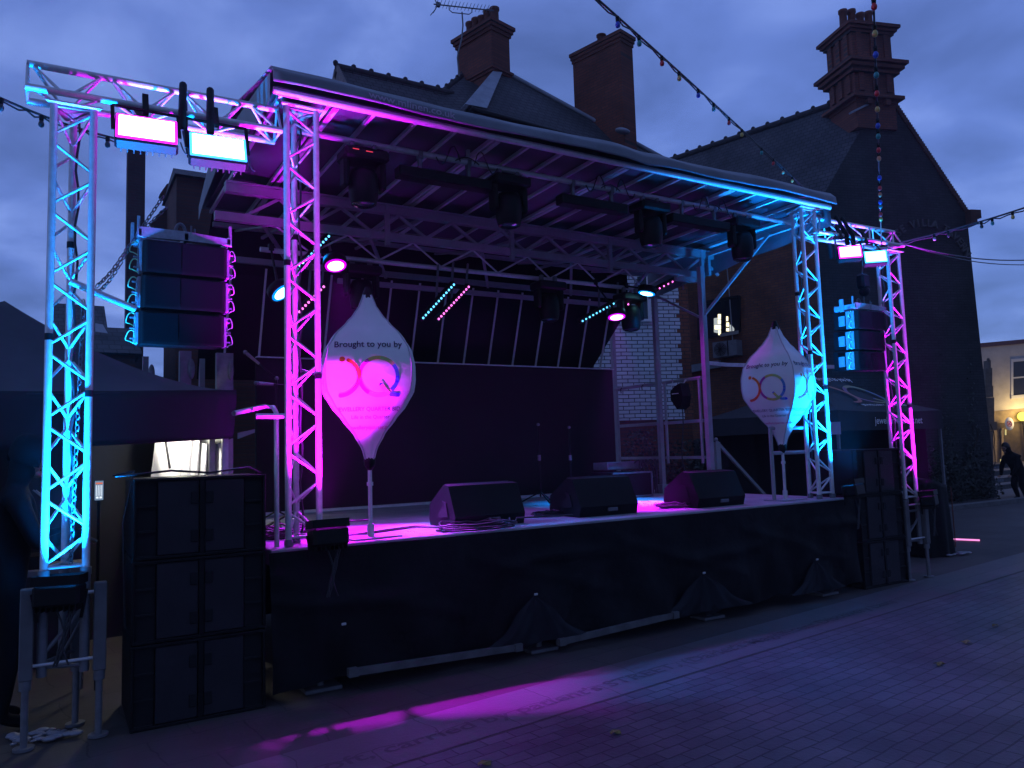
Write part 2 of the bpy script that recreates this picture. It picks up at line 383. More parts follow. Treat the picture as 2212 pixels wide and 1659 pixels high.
# ------------------------------------------------------------------ the trailer stage
ST = thing('mobile_stage', 'covered trailer stage with grey canopy, truss roof frame and black skirt', 'stage', (4.7, 7.4, 0))
X0, X1, YF, YB = 1.36, 7.98, 5.78, 9.65
m = MB(); m.box(((X0 + X1) / 2, (YF + YB) / 2, DECK - .06), (X1 - X0, YB - YF, .12), bev=.006); m.build('deck', deckm, ST)
m = MB(); m.box(((X0 + X1) / 2, YF - .012, DECK - .07), (X1 - X0, .02, .10)); m.build('deck_edge', darkcloth, ST)
m = MB(); m.box((4.6, 7.9, .62), (6.2, 1.6, .5)); m.build('trailer_chassis', black, ST)
for x, y in ((3.68, 5.84), (5.72, 5.84), (1.75, 5.9), (7.6, 5.9)):
    m = MB(); m.tube((x, y, .02), (x, y, DECK - .12), .03); m.box((x, y, .015), (.28, .22, .03), bev=.005); m.build('support_leg', steel, ST)
# roof
zr = 4.60; RX0, RX1 = 1.39, 8.06
m = MB(); m.tube((RX0, 5.80, 4.585), (RX1, 5.80, 4.585), .03, n=12); m.build('front_tube', alu, ST)
def canopy(u, v):                                        # a loose tarp: front lip, ridge, rear lip
    x = RX0 - .02 + (RX1 - RX0 + .04) * u; prof = [(5.690, 4.61), (5.700, 4.70), (5.77, 4.765), (6.3, 4.86), (7.3, 5.08), (8.3, 4.90), (9.2, 4.66)]
    q = v * (len(prof) - 1); i = min(int(q), len(prof) - 2); f = q - i
    y = prof[i][0] * (1 - f) + prof[i + 1][0] * f; z = prof[i][1] * (1 - f) + prof[i + 1][1] * f
    w = math.sin(u * 23 + v * 5) * .005 + math.sin(u * 61 + v * 11) * .0025 - .03 * math.exp(-((u - .55) / .03) ** 2) * (1 - v)
    sag = -.014 * math.sin(pi * ((u * 2) % 1)) if v < .6 else 0
    return Vector((x, y - .02 * math.sin(u * 17), z + w + sag * (1 if v > .1 else .5)))
m = MB(); m.grid(canopy, 90, 24)
can = m.build('canopy', canopy_m, ST, False)
sol = can.modifiers.new('thick', 'SOLIDIFY'); sol.thickness = .006
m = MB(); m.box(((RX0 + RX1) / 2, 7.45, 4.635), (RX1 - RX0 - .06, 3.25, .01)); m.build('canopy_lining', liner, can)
# website on the front lip
m = MB()
def lipmap(x, y): return Vector((x, 5.682 - .02 * math.sin((x - RX0 + .02) / 6.71 * 17), 4.655 + y + canopy((x - RX0 + .02) / 6.71, .17).z - 4.71))
put_text(m, 'www.mlinen.co.uk', .085, lipmap, 'LEFT', .01, 2.12, -.005, 1.25)
m.build('canopy_lettering', mat('faded_print', (.34, .37, .42), .7), can)
m = MB()                                                  # side skirts of the canopy
m.grid(lambda u, v: Vector((RX1 + .015 * math.sin(u * 14) + .012, 5.8 + 3.4 * u, 4.66 - v * (.30 + .28 * u) + .01 * math.sin(u * 20))), 24, 5)
m.build('side_skirt', canopy_m, can, False); m = MB()
m.grid(lambda u, v: Vector((RX0 - .03 - .01 * math.sin(u * 9), 5.76 + 3.4 * u, canopy(0, .17 + .83 * u).z - v * (.22 + .06 * math.sin(u * 11)))), 24, 5)
o = m.build('side_skirt', canopy_m, can, False)
# ribs under the roof
m = MB(); nr = 17
for k in range(nr + 1):
    x = RX0 + .08 + (RX1 - RX0 - .16) * k / nr
    m2 = MB(); m2.bar((x, 5.82, 4.60), (x, 9.05, 4.575), .028, .035)
    if k % 4 == 1: m2.bar((x + .07, 5.9, 4.60), (x + .07, 9.05, 4.575), .05, .02)
    m2.build('roof_rib', ribm, ST)
m = MB()
m.tube((1.62, 6.2, 4.475), (7.95, 6.2, 4.475), .027, n=12); m.build('lighting_bar', alu, ST)
for x in (1.75, 3.3, 4.85, 6.4, 7.85):
    m = MB(); m.bar((x, 6.2, 4.49), (x, 6.2, 4.60), .03, .03); m.build('bar_hanger', alu, ST)
# rear lattice girder
YT = 7.8
m = MB(); m.bar((1.4, YT, 4.45), (8.1, YT, 4.45), .09, .085); m.bar((1.4, YT, 4.505), (8.1, YT, 4.505), .12, .02); m.build('upper_beam', cream, ST)
m = MB(); m.bar((1.3, YT, 4.155), (7.9, YT, 4.155), .07, .085); m.build('lower_beam', cream, ST)
m = MB()
x = 1.6; k = 0
while x < 7.7:
    m.bar((x, YT, 4.19), (x + .33, YT, 4.41), .03, .035, (0, 1, 0)); m.bar((x + .33, YT, 4.41), (x + .66, YT, 4.19), .03, .035, (0, 1, 0)); x += .66
for x in (3.1, 4.7, 6.2, 7.85): m.bar((x, YT - .03, 4.05), (x, YT - .03, 4.5), .05, .05, (0, 1, 0))
m.build('girder_lattice', cream, ST)
m = MB(); x = 1.9
while x < 6.9:
    m.tube((x, YT, 4.12), (x + .38, YT + .08, 3.90), .011); m.tube((x + .38, YT + .08, 3.90), (x + .76, YT, 4.12), .011); x += .76
m.build('lower_lattice', alu, ST)
m = MB(); m.tube((1.75, YT + .05, 3.875), (6.75, YT + .05, 3.875), .026, n=12); m.build('rear_lighting_bar', alu, ST)

for x0_, x1_ in ((1.75, 2.4), (2.9, 3.6), (4.3, 5.1), (5.6, 6.5), (6.9, 7.5)):
    MB().bar((x0_, YT, 4.15), (x1_, 9.1, 4.02), .035, .035).build('diagonal_stay', cream, ST)
    MB().bar((x1_, YT, 4.45), (x0_ + .3, 9.1, 4.35), .03, .03).build('diagonal_stay', cream, ST)
    MB().tube((x0_ + .2, YT, 4.15), (x0_, 9.1, 4.4), .014).build('diagonal_stay', cream, ST)
MB().bar((1.5, 9.1, 4.06), (7.75, 9.1, 4.06), .05, .07).build('rear_beam', cream, ST)
MB().bar((2.9, 8.9, 3.87), (7.6, 8.9, 3.87), .05, .06).build('rear_beam', cream, ST)
MB().bar((1.5, 9.1, 4.45), (7.9, 9.1, 4.45), .05, .05).build('rear_beam', cream, ST)
m = MB()
m.add([(1.5, 9.14, 4.6), (7.62, 9.14, 4.6), (7.62, 9.14, 3.9), (6.95, 9.55, 2.7), (1.4, 9.55, 2.7), (1.4, 9.14, 3.9)], [(0, 1, 2, 5), (5, 2, 3, 4)])
o = m.build('back_cloth', backcloth, ST, False)
for k in range(15):
    x = 1.7 + k * .395
    m = MB(); m.bar((x, 9.08, 3.98), (x - .02, 9.47, 2.75), .022, .02, (0, 1, 0)); m.build('back_rib', ribm, ST)
m = MB()                                                  # posts and side frames (right, then left)
m.bar((7.6, 7.55, DECK), (7.6, 7.55, 4.2), .075, .075, (0, 1, 0)); m.build('corner_post', cream, ST)
m = MB(); m.bar((7.52, 8.43, DECK), (7.52, 8.43, 4.1), .065, .065, (0, 1, 0)); m.sphere((7.5, 8.40, 2.93), .085, (.6, .6, 1.5)); m.box((7.52, 8.43, DECK + .06), (.16, .16, .12)); m.build('lifting_mast', cream, ST)
m = MB(); m.bar((7.6, 9.54, DECK), (7.6, 9.54, 3.85), .06, .06, (0, 1, 0)); m.build('corner_post', cream, ST)
m = MB(); m.bar((7.6, 7.55, 3.5), (7.9, 6.6, 4.45), .035, .035); m.bar((7.6, 7.6, 3.5), (7.55, 8.5, 4.0), .03, .03); m.build('corner_stay', cream, ST)
m = MB(); m.bar((7.85, 7.62, 4.42), (8.02, 5.9, 4.5), .05, .06); m.bar((7.6, 7.62, 4.02), (7.2, 7.62, 4.02), .06, .07, (0, 1, 0)); m.bar((7.95, YT - .06, 4.5), (7.95, YT - .06, 4.15), .05, .05, (0, 1, 0)); m.build('side_beam', cream, ST)
for y0, y1, dz in ((7.62, 8.4, 0), (8.46, 9.5, 0)):
    m = MB(); m.tube((7.58, y0, 2.667), (7.58, y1, 2.667), .025, n=10); m.bar((7.58, y0, 2.08), (7.58, y1, 2.08), .04, .045); m.bar((7.58, y0, 1.58), (7.58, y1, 1.58), .035, .04)
    m.tube((7.56, y0 + .03, 2.66), (7.56, y0 + .03, 1.5), .02); m.tube((7.56, y1 - .06, 2.66), (7.56, y1 - .06, 1.5), .02)
    m.build('side_railing', cream, ST)
for yy in (7.9, 8.15, 8.8, 9.3): 
    m = MB(); pts = [Vector((7.55, yy + .03 * math.sin(a * 2.2), 2.69 - .02 * math.cos(a * 5) - .32 * a * (.5 if yy < 8.5 else .3))) for a in [q / 12 for q in range(13)]]
    m.path(pts, .008); m.build('cable_tie', rubber if yy > 8.6 else white_fab, ST)
m = MB(); m.bar((8.0, 7.55, 2.85), (9.9, 6.9, 2.80), .04, .05); m.bar((7.6, 7.58, 2.87), (8.0, 7.55, 2.85), .04, .05); m.build('outrigger_beam', alu, ST)
# left side of the frame
m = MB(); m.bar((1.45, 9.5, .6), (1.45, 9.5, 3.95), .06, .06, (0, 1, 0)); m.build('corner_post', cream, ST)
for xx, yy, w in ((1.20, 9.0, .12), (1.62, 9.05, .18), (.86, 9.6, .06)):
    m = MB(); m.bar((xx, yy, 1.6), (xx, yy, 2.95), w, .08, (0, 1, 0)); m.sphere((xx + .06, yy - .05, 2.75), .07, (.5, .3, 1.6)); m.build('hydraulic_strut', steel, ST)
m = MB(); m.bar((1.2, 9.0, 2.2), (1.62, 9.05, 2.5), .05, .05); m.build('strut_brace', cream, ST)
# skirt
def skirt(u, v):
    x = X0 - .02 + (X1 - X0 + .1) * u; tops = DECK - .02
    hem = .085 + .035 * abs(math.sin(u * pi * 3.2)) + .012 * math.sin(u * 40) + .006 * math.sin(u * 97)
    z = tops * (1 - v) + hem * v
    y = YF - .035 - .05 * v - .028 * math.sin(u * 34 + v * 3) * (.15 + v) - .045 * max(0, math.sin(u * 9.5 + v * 2.2)) * v - .02 * math.sin(u * 71 - v * 6) * v - .006 * math.sin(u * 143 + 5 * v) * (.3 + v) - .022 * math.exp(-((v - .18 - .5 * ((u * 4.2) % 1)) / .05) ** 2) * .6
    y -= .05 * math.exp(-((u * 6.7 - .25) / .12) ** 2) * (.3 + v) + .03 * math.exp(-((v - .35 - .1 * math.sin(u * 12)) / .05) ** 2) * (.5 + .5 * math.sin(u * 21))
    return Vector((x, y, z))
SK = thing('stage_skirt', 'black tarpaulin skirt hanging along the front of the stage', 'skirt', (4.7, 5.72, 0))
m = MB(); m.grid(skirt, 220, 26); o = m.build('skirt_cloth', darkcloth, SK, False)
skf = mat('skirt_patch_cloth', (.014, .016, .020), .7, noise=.5, nscale=3, spec=.15)
for k, (x, y) in enumerate(((741, 1347), (1155, 1283), (1518, 1237), (1762, 1208))):      # tie points with triangular folds of paler cloth
    p = at(x, y, Y=5.66); m = MB(); m.box((p.x, p.y - .02, p.z), (.035, .012, .018), bev=.003); m.build('tie_toggle', mat('toggle_plastic', (.5, .5, .5), .5), SK)
    if k:
        m = MB(); w = (.50, .62, .42)[k - 1]; zb = .13
        def fold(u, v, p=p, w=w, zb=zb):
            h = v * (p.z - zb); xx = p.x + (u - .5) * 2 * w * v * (1 + .12 * math.sin(v * 7))
            return Vector((xx, 5.668 - .035 * v - .02 * math.sin(u * 9) * v - .012 * math.exp(-((u - .5) / .06) ** 2) - .008 * math.sin(u * 31 + v * 5) * v, p.z - h - .01))
        m.grid(fold, 24, 10); m.build('skirt_fold', skf, SK, False)
for k, ((xa, ya), (xb, yb)) in enumerate((((762, 1452), (1118, 1398)), ((1213, 1386), (1457, 1328)))):
    a = at(xa, ya, Y=5.62); b = at(xb, yb, Y=5.62); m = MB(); m.bar(a, b, .045, .05)
    m.box(b, (.07, .06, .06)); m.box(a, (.07, .06, .06))
    m2 = MB()
    t = m.build('steel_rail', mat('rail_steel', (.10, .10, .10), .6, noise=.4)); tag(t, ['long steel rail under the left half of the skirt hem', 'steel rail under the middle of the skirt hem'][k], 'rail', 'steel rails at the foot of the skirt')

# ------------------------------------------------------------------ video wall
VW = thing('video_wall', 'dark unlit screen wall across the back of the stage', 'screen', (4.7, 9.1, DECK))
m = MB(); m.box((4.6, 9.13, 2.02), (5.24, .06, 1.80), bev=.004); m.build('panel', screen_m, VW)
m = MB()
m.box((4.6, 9.10, 2.927), (5.24, .09, .012)); m.box((4.6, 9.06, 1.115), (5.24, .05, .03)); m.build('trim', alu, VW)
m = MB(); m.tube((4.2, 9.09, 2.85), (4.2, 9.09, 2.0), .01); 

# ------------------------------------------------------------------ speakers
def sub(x, y, z, lab, w=.86, h=.545, d=.72, dark=False):
    t = thing('subwoofer', lab, 'subwoofer', (x, y, z), 'black double subwoofers stacked in threes')
    m = MB(); m.box((x + w / 2, y + d / 2 + .02, z + h / 2), (w, d - .04, h - .008), bev=.012)
    for q in (0, 1):
        m.box((x + w / 2, y + .012, z + (.012 if q == 0 else h - .012)), (w, .05, .02), bev=.004)
        m.box((x + (.010 if q == 0 else w - .010), y + .012, z + h / 2), (.018, .05, h - .04), bev=.004)
    m.box((x + w / 2, y + .012, z + h / 2), (.03, .05, h - .042))
    m.build('cabinet', blackcab, t)
    for s in (-1, 1):
        cx_ = x + w / 2 + s * .15
        g_ = MB(); g_.box((cx_, y + .004, z + h / 2), (.262, .02, h - .05), bev=.006); go = g_.build('grille', grille, t)
        for hz in (.14, .40):
            hh = MB(); hh.box((x + w / 2 + s * .048, y - .008, z + hz), (.052, .012, .085), bev=.005); hh.build('handle_cup', mat('recess_black', (.004, .004, .006), .9), t)
        p_ = MB()
        for k in range(4): p_.box((x + w / 2 + s * .348, y + .006, z + .022 + k * (h - .044) / 3), (.115, .02, .014))
        p_.box((x + w / 2 + s * .348, y + .0165, z + h / 2), (.12, .004, h - .05))
        p_.build('port', [MATS['recess_black']], t)
    return t
s0 = sub(.44, 5.70, .0, 'bottom subwoofer of the left stack', h=.545)
for k, n in ((1, 'middle'), (2, 'top')):
    dup(s0, (.0 + .004 * k, .008 * k, .547 * k), n + ' subwoofer of the left stack beside the far left tower')
for k, n in ((0, 'bottom'), (1, 'middle'), (2, 'top')):
    dup(s0, (7.73, .06, .547 * k), n + ' subwoofer of the right stack between the cyan and magenta towers')

lany = mat('green_lanyard', (.45, .95, .50), .5)
rig = mat('rigging_blue', (.34, .38, .45), .45, .2, noise=.2, nscale=30)
def array_frame(x, y, z, lab, w=.60):
    t = thing('flying_frame', lab, 'rigging frame', (x + w / 2, y + .15, z), 'flying frames over the hung speakers')
    m = MB()
    m.prism([(x - .02, y + .03, z + .0), (x + w / 2, y + .03, z + .005), (x + w + .02, y + .03, z + .0), (x + w + .02, y + .03, z + .05), (x + w / 2, y + .03, z + .075), (x - .02, y + .03, z + .075)], (0, .03, 0))
    m.prism([(x - .02, y + .30, z + .0), (x + w + .02, y + .30, z + .0), (x + w + .02, y + .30, z + .05), (x - .02, y + .30, z + .075)], (0, .03, 0))
    for xx in (x - .015, x + w * .5, x + w + .0): m.box((xx, y + .18, z + .035), (.025, .30, .05))
    m.build('frame_beam', rig, t)
    m = MB(); a = [Vector((x + w * .46 + .035 * math.cos(q), y + .18, z + .10 + .07 * math.sin(q))) for q in [-.5 + 4.1 * i / 14 for i in range(15)]]
    m.path(a, .012); m.tube((x + w * .56, y + .06, z + .0), (x + w * .56, y + .06, z + .13), .007); m.tube((x + w * .6, y + .06, z + .0), (x + w * .6, y + .06, z + .11), .007); m.build('shackle', steel, t)
    m = MB()
    for xx in (x - .02, x + w + .015): m.bar((xx, y + .06, z), (xx, y + .06, z + .16), .02, .012, (0, 1, 0))
    m.bar((x - .05, y + .2, z - .02), (x - .05, y + .2, z + .14), .02, .05, (0, 1, 0))
    m.build('frame_arm', rig, t)
    return t
def line_box(x, y, z, lab, w=.58, h=.255, d=.36):
    t = thing('line_array_speaker', lab, 'speaker', (x + w / 2, y + d / 2, z), 'hung line array speakers')
    m = MB(); xm = x + w * .44
    m.prism([(x, y + .03, z - h + .006), (x + .02, y, z - h + .006), (xm, y - .022, z - h + .0), (x + w - .02, y, z - h + .006), (x + w, y + .03, z - h + .006), (x + w - .02, y + d, z - h + .03), (x + .02, y + d, z - h + .03)], (0, 0, h - .016))
    m.build('cabinet', blackcab, t)
    m = MB()
    m.add([(x + .03, y - .006, z - h + .025), (xm - .004, y - .027, z - h + .02), (xm - .004, y - .027, z - .022), (x + .03, y - .006, z - .025)], [(0, 1, 2, 3)])
    m.add([(xm + .004, y - .027, z - h + .02), (x + w - .03, y - .006, z - h + .025), (x + w - .03, y - .006, z - .025), (xm + .004, y - .027, z - .022)], [(0, 1, 2, 3)])
    m.build('grille', mat('array_grille', (.004, .0038, .0055), .75, .0, bump=.4, bscale=400, spec=.06), t)
    for s, xx in ((-1, x - .012), (1, x + w + .012)):
        m = MB(); m.box((xx, y + .10, z - h / 2), (.02, .11, h - .03), bev=.003); m.box((xx, y + .22, z - h / 2), (.016, .08, h * .5))
        m.bar((xx + s * .012, y + .06, z - .04), (xx + s * .012, y + .14, z - h + .03), .014, .02)
        for q in (.2, .5, .8): m.tube((xx - s * .01, y + .09, z - h * q), (xx + s * .045, y + .08, z - h * q), .007, n=8)
        m.build('rigging_plate', rig, t)
    for s, xx in ((-1, x - .025), (1, x + w + .025)):
        for q in (.28, .78):
            a = [Vector((xx + s * (.004 + (.055 if s < 0 else .04) * math.sin(p)), y + .07 - .01 * math.sin(p * 2), z - h * q + .045 * math.cos(p) + .012 * math.sin(3 * p))) for p in [pi * i / 10 for i in range(11)]]
            l = MB(); l.path(a, .0042); l.build('lanyard', lany, t)
    return t
array_frame(.505, 5.97, 3.375, 'flying frame holding up the left speaker hang')
lb = line_box(.515, 6.0, 3.37, 'top speaker of the left hang, under the floodlights')
dup(lb, (-.008, .0, -.262), 'middle speaker of the left hang'); dup(lb, (-.018, .012, -.524), 'bottom speaker of the left hang')
array_frame(8.66, 5.92, 3.41, 'flying frame holding up the right speaker hang')
for k, n in ((0, 'top'), (1, 'middle'), (2, 'bottom')): dup(lb, (8.16 - .01 * k, -.05 + .012 * k, .035 - .262 * k), n + ' speaker of the right hang between the right towers')
def hoist(p, q, lab):
    t = thing('chain_hoist', lab, 'hoist', p, 'chain hoists over the hung speakers')
    m = MB(); m.box(p, (.16, .12, .20), bev=.03); m.sphere(Vector(p) + Vector((.02, 0, -.13)), .07); m.build('motor_body', black, t)
    MB().tube(Vector(p) + Vector((0, 0, .1)), q, .008).build('chain_run', steel, t); m = MB(); m.tube(Vector(p) + Vector((0, 0, -.1)), Vector(p) + Vector((0, 0, -.36)), .008); m.build('chain_run', steel, t)
hoist((8.98, 6.05, 3.80), (8.98, 6.0, 4.27), 'black chain hoist above the right speaker hang')
def chain(a, b, lab, r=.019, sag=0., grp='rigging chains'):
    a = Vector(a); b = Vector(b); n = int((b - a).length / (r * 1.75)); m = MB(); d = (b - a).normalized(); u = d.orthogonal().normalized(); w = d.cross(u)
    for k in range(n):
        c = a + (b - a) * (k / n) - Vector((0, 0, sag * math.sin(pi * k / n))); s = u if k % 2 else w
        m.path([c + d * (r * 1.25 * math.cos(q)) + s * (r * .62 * math.sin(q)) for q in [2 * pi * i / 8 for i in range(8)]], .0042, n=5, closed=True)
    return tag(m.build('steel_chain', steel), lab, 'chain', grp)
chain(at(350, 428, Y=6.1), at(283, 528, Y=6.1), 'short chain running up from the left flying frame')
chain(at(356, 452, Y=6.14), at(290, 515, Y=6.12), 'lower of the two chains behind the left flying frame top')
chain(at(279, 530, Y=6.05), at(205, 622, Y=6.0), 'chain slanting from the left speaker hang down to the far left tower', sag=.03)
chain(at(278, 536, Y=6.09), at(200, 640, Y=6.02), 'second slanting chain beside the far left tower', sag=.05)
chain(at(180, 655, Y=5.93), at(152, 1240, Y=5.9), 'long chain hanging down inside the far left tower', r=.022)
m = MB(); m.tube(at(150, 607, Y=5.92), at(292, 668, Y=6.02), .024, n=12); tag(m.build('spreader_tube', alu), 'aluminium tube from the far left tower to the left speaker hang', 'tube')

# wedge monitors
def wedge(x, y, lab, w=.72, rot=0):
    t = thing('stage_monitor', lab, 'monitor speaker', (x, y, DECK), 'black wedge monitors along the stage front')
    d, h = .50, .37; z = DECK
    prof = [(0, .0), (-.03, .10), (.10, h), (.20, h + .01), (.50, .20), (.52, .06), (.50, 0)]
    m = MB(); m.prism([(x, y + a, z + b) for a, b in prof], (w, 0, 0)); m.build('cabinet', blackcab, t)
    m = MB(); m.prism([(x - .004, y + .10, z + .10), (x - .004, y + .14, z + .22), (x - .004, y + .22, z + .24), (x - .004, y + .18, z + .19), (x - .004, y + .30, z + .13), (x - .004, y + .26, z + .08)], (-.006, 0, 0)); m.build('side_handle', MATS['recess_black'], t)
    m = MB(); m.prism([(x + .03, y + .212, z + h + .008), (x + .03, y + .49, z + .212), (x + .03, y + .50, z + .22), (x + .03, y + .222, z + h + .018)], (w - .06, 0, 0)); m.build('grille', grille, t)
    m = MB(); m.box((x + w * .55, y - .018, z + .06), (.12, .03, .035), bev=.004); m.build('connector_plate', mat('connector', (.12, .12, .14), .4), t)
    t.rotation_euler = (0, 0, rot)
    return t
wedge(3.02, 6.12, 'left wedge monitor on the stage front'); wedge(4.38, 6.13, 'middle wedge monitor on the stage front'); wedge(5.86, 6.05, 'right wedge monitor on the stage front', .70)

# ------------------------------------------------------------------ lamps
def moving_head(x, y, z, lab, lens_dir=0):
    t = thing('moving_head_light', lab, 'stage light', (x, y, z), 'moving head lights hung in the roof')
    m = MB(); m.box((x, y, z - .10), (.40, .26, .10), bev=.02); m.build('base', black, t)
    for s in (-.1, .1): MB().tube((x + s, y, z - .05), (x + s, y, z + .03), .012).box((x + s, y, z), (.05, .05, .075), bev=.01).build('clamp', steel, t)
    for s in (-1, 1): MB().box((x + s * .165, y, z - .26), (.055, .13, .26), bev=.02).build('yoke_arm', black, t)
    m = MB(); m.lathe([(.04, .12), (.10, .11), (.125, .05), (.13, -.06), (.122, -.15), (.108, -.20)], (x, y, z - .32), n=20); m.build('head', black, t)
    m = MB(); m.lathe([(.10, -.008), (.08, -.022), (.04, -.03), (.001, -.032)], (x, y, z - .515), n=20); m.build('lens', mat('lens_glass', (.03, .035, .05), .05, spec=.9), t)
    return t
mh = moving_head(2.26, 6.2, 4.44, 'moving head light nearest the left tower, with red display')
for dx_, l in ((1.47, 'second moving head from the left on the front lighting bar'), (3.27, 'third moving head from the left on the front lighting bar'), (4.68, 'moving head nearest the right tower on the front bar')): dup(mh, (dx_, 0, 0), l)
for (x, y_, z_, l) in ((2.84, 7.90, 3.86, 'moving head over the left lantern, on the rear bar'), (5.2, 7.75, 3.86, 'moving head in the middle of the rear bar, lens showing'), (6.45, 7.7, 3.80, 'moving head on the rear bar in front of the white brick wall')): dup(mh, (x - 2.26, y_ - 6.2, z_ - 4.44), l)
MB().box((2.15, 6.068, 4.355), (.055, .004, .006)).build('display', emit('red_led', (1, .06, .12), .9, False), mh); m = MB(); m.box((2.27, 6.068, 4.352), (.06, .004, .006)); m.build('display', emit('red_led', (1, .06, .12), .9, False), mh)
for k, (x, w, l) in enumerate(((3.05, .95, 'left'), (4.75, .85, 'middle'), (6.25, .9, 'right'))):
    t = thing('blinder_bar', 'long dark lamp bar, ' + l + ' of three on the front lighting bar', 'stage light', (x, 6.2, 4.3), 'dark lamp bars hung between the moving heads')
    m = MB(); m.box((x, 6.2, 4.27), (w, .13, .10), bev=.01); m.build('housing', black, t)
    m = MB()
    for s in (-.25, .25): m.bar((x + s, 6.2, 4.32), (x + s, 6.2, 4.48), .03, .03, (0, 1, 0)); m.box((x + s, 6.2, 4.46), (.04, .06, .07))
    m.build('clamp', steel, t)
    m = MB()
    for q in range(3):
        m.path([Vector((x + .3 - .2 * q + .25 * a, 6.17, 4.46 + .05 * math.sin(pi * a) - .10 * math.sin(pi * a * 2) * (q - 1))) for a in [i / 8 for i in range(9)]], .006)
    m.build('cable', rubber, t)

def flood(c, yaw, pitch, col, ename, lab, s=1.0, watts=300):
    t = thing('floodlight', lab, 'floodlight', c, 'floodlights under the wing booms')
    R = Matrix.Rotation(yaw, 3, 'Z') @ Matrix.Rotation(pitch, 3, 'X'); c = Vector(c)
    m = MB(); m.box(c + R @ Vector((0, .06, 0)), (.40 * s, .10, .26 * s), R, bev=.015)
    for q in range(9): m.box(c + R @ Vector((-.16 * s + .04 * q * s, .125, 0)), (.008, .04, .22 * s), R)
    m.build('housing', black, t)
    m = MB(); m.box(c + R @ Vector((0, .004, 0)), (.35 * s, .012, .205 * s), R, bev=.004); m.build('lens', emit(ename, col, 1.0 * watts / 2.6), t)
    m = MB(); m.box(c + R @ Vector((0, .008, 0)), (.385 * s, .012, .24 * s), R, bev=.005); m.build('lens_rim', emit(ename + '_rim', (col[0], col[1] * (.25 if col[0] > .5 else .8), col[2]), 3.0, False), t)  # glowing rim added for the coloured edge of the lamp's glare
    m = MB()
    for sx in (-1, 1): m.bar(c + R @ Vector((sx * .21 * s, .05, 0)), Vector((c.x + sx * .21 * s, c.y + .1, 4.22)), .025, .01, (0, 1, 0))
    m.bar(Vector((c.x - .21 * s, c.y + .1, 4.22)), Vector((c.x + .21 * s, c.y + .1, 4.22)), .03, .01)
    m.build('bracket', black, t)
    m = MB(); m.bar(Vector((c.x, c.y + .1, 4.2)), Vector((c.x, c.y + .16, 4.36)), .04, .03); m.build('clamp', black, t)
    m = MB(); m.path([c + R @ Vector((.2 * s, .1, 0)) + Vector((.02 + .05 * a, .02, .02 - .18 * a + .1 * a * a)) for a in [i / 6 for i in range(7)]], .005); m.build('cable', rubber, t)
    return t
flood((.50, 5.66, 4.055), math.radians(-5), math.radians(-28), (.85, .06, 1.), 'flood_magenta', 'magenta floodlight of the pair on the left boom', 1.0, 190)
flood((.97, 5.66, 4.01), math.radians(-5), math.radians(-28), (.05, .42, 1.), 'flood_cyan', 'cyan floodlight of the pair on the left boom', 1.0, 190)
flood((8.20, 5.66, 4.02), math.radians(-42), math.radians(-16), (1., .06, .85), 'flood_magenta_far', 'magenta floodlight of the pair on the right boom', .68, 60)
flood((8.70, 5.66, 4.015), math.radians(-42), math.radians(-16), (.05, .55, 1.), 'flood_cyan_far', 'cyan floodlight of the pair on the right boom', .68, 60)
for k, (x, l) in enumerate(((.74, 'black strap over the left boom between the two floodlights, nearer the magenta one'), (.93, 'black strap over the left boom nearer the cyan floodlight'), (8.3, 'black strap round the right boom'), (8.42, 'second black strap round the right boom'))):
    m = MB(); m.path([Vector((x, 5.76, 4.14)), Vector((x, 5.765, 4.26)), Vector((x + .02, 5.90, 4.53)), Vector((x + .05, 6.06, 4.3)), Vector((x + .1, 6.06, 4.05))], .028, n=8)
    tag(m.build('strap', darkcloth), l, 'strap', 'black straps over the booms')

def uplight(c, to, col, watts, lab, ang=54, base=None, yaw=0.):
    t = thing('uplighter', lab, 'stage light', c, 'uplighters at the feet of the towers')
    c = Vector(c); d = (Vector(to) - c).normalized(); R = d.to_track_quat('Z', 'Y').to_matrix()
    m = MB(); m.box(c - R @ Vector((0, 0, .06)), (.27, .17, .14), R, bev=.02)
    for q in range(8): m.box(c + R @ Vector((-.115 + .033 * q, 0, -.14)), (.006, .15, .035), R)
    m.build('housing', black, t)
    m = MB(); m.box(c + R @ Vector((0, 0, .013)), (.23, .13, .006), R); m.build('lens', emit('up_' + lab[:4] + str(len(MATS)), col, 12), t)
    m = MB()
    for ox, oy, wx, wy in ((0, -.085, .27, .008), (0, .085, .27, .008), (-.135, 0, .008, .17), (.135, 0, .008, .17)): m.box(c + R @ Vector((ox, oy, .035)), (wx, wy, .06), R)
    m.build('shade_rim', black, t)
    m = MB()
    for s in (-1, 1): m.bar(c + Vector((s * .15, 0, -.04)), c + Vector((s * .12, .02, -.22)), .02, .01, (0, 1, 0))
    m.build('bracket', black, t)
    m = MB(); m.box(c - R @ Vector((.05, .088, .06)), (.025, .004, .05), R); m.build('label_sticker', mat('sticker', (.55, .6, .6), .6), t)
    m = MB()
    for q in range(4): m.path([c + Vector((.03 * q - .02, -.03, -.14)) + Vector((.05 * math.sin(3 * a + q), -.02 * a, -.35 * a)) for a in [i / 8 for i in range(9)]], .006)
    m.build('cable', rubber, t)
    spot('lamp', c + d * .03, to, watts, col, ang, 1.0, .11, t)
    return t
uplight((AX + .09, 5.715, .99), (AX + .13, 5.84, 4.0), CYA, 7500, 'cyan uplighter at the foot of the far left tower', 72)
uplight((BX + .22, 5.62, 1.22), (BX + .20, 5.98, 4.3), MAG, 3400, 'magenta uplighter on the stage at the left tower', 76)
uplight((CX_ + .22, 5.58, 1.24), (CX_ + .12, 6.0, 4.3), CYA, 5000, 'cyan uplighter at the right corner of the stage', 84)
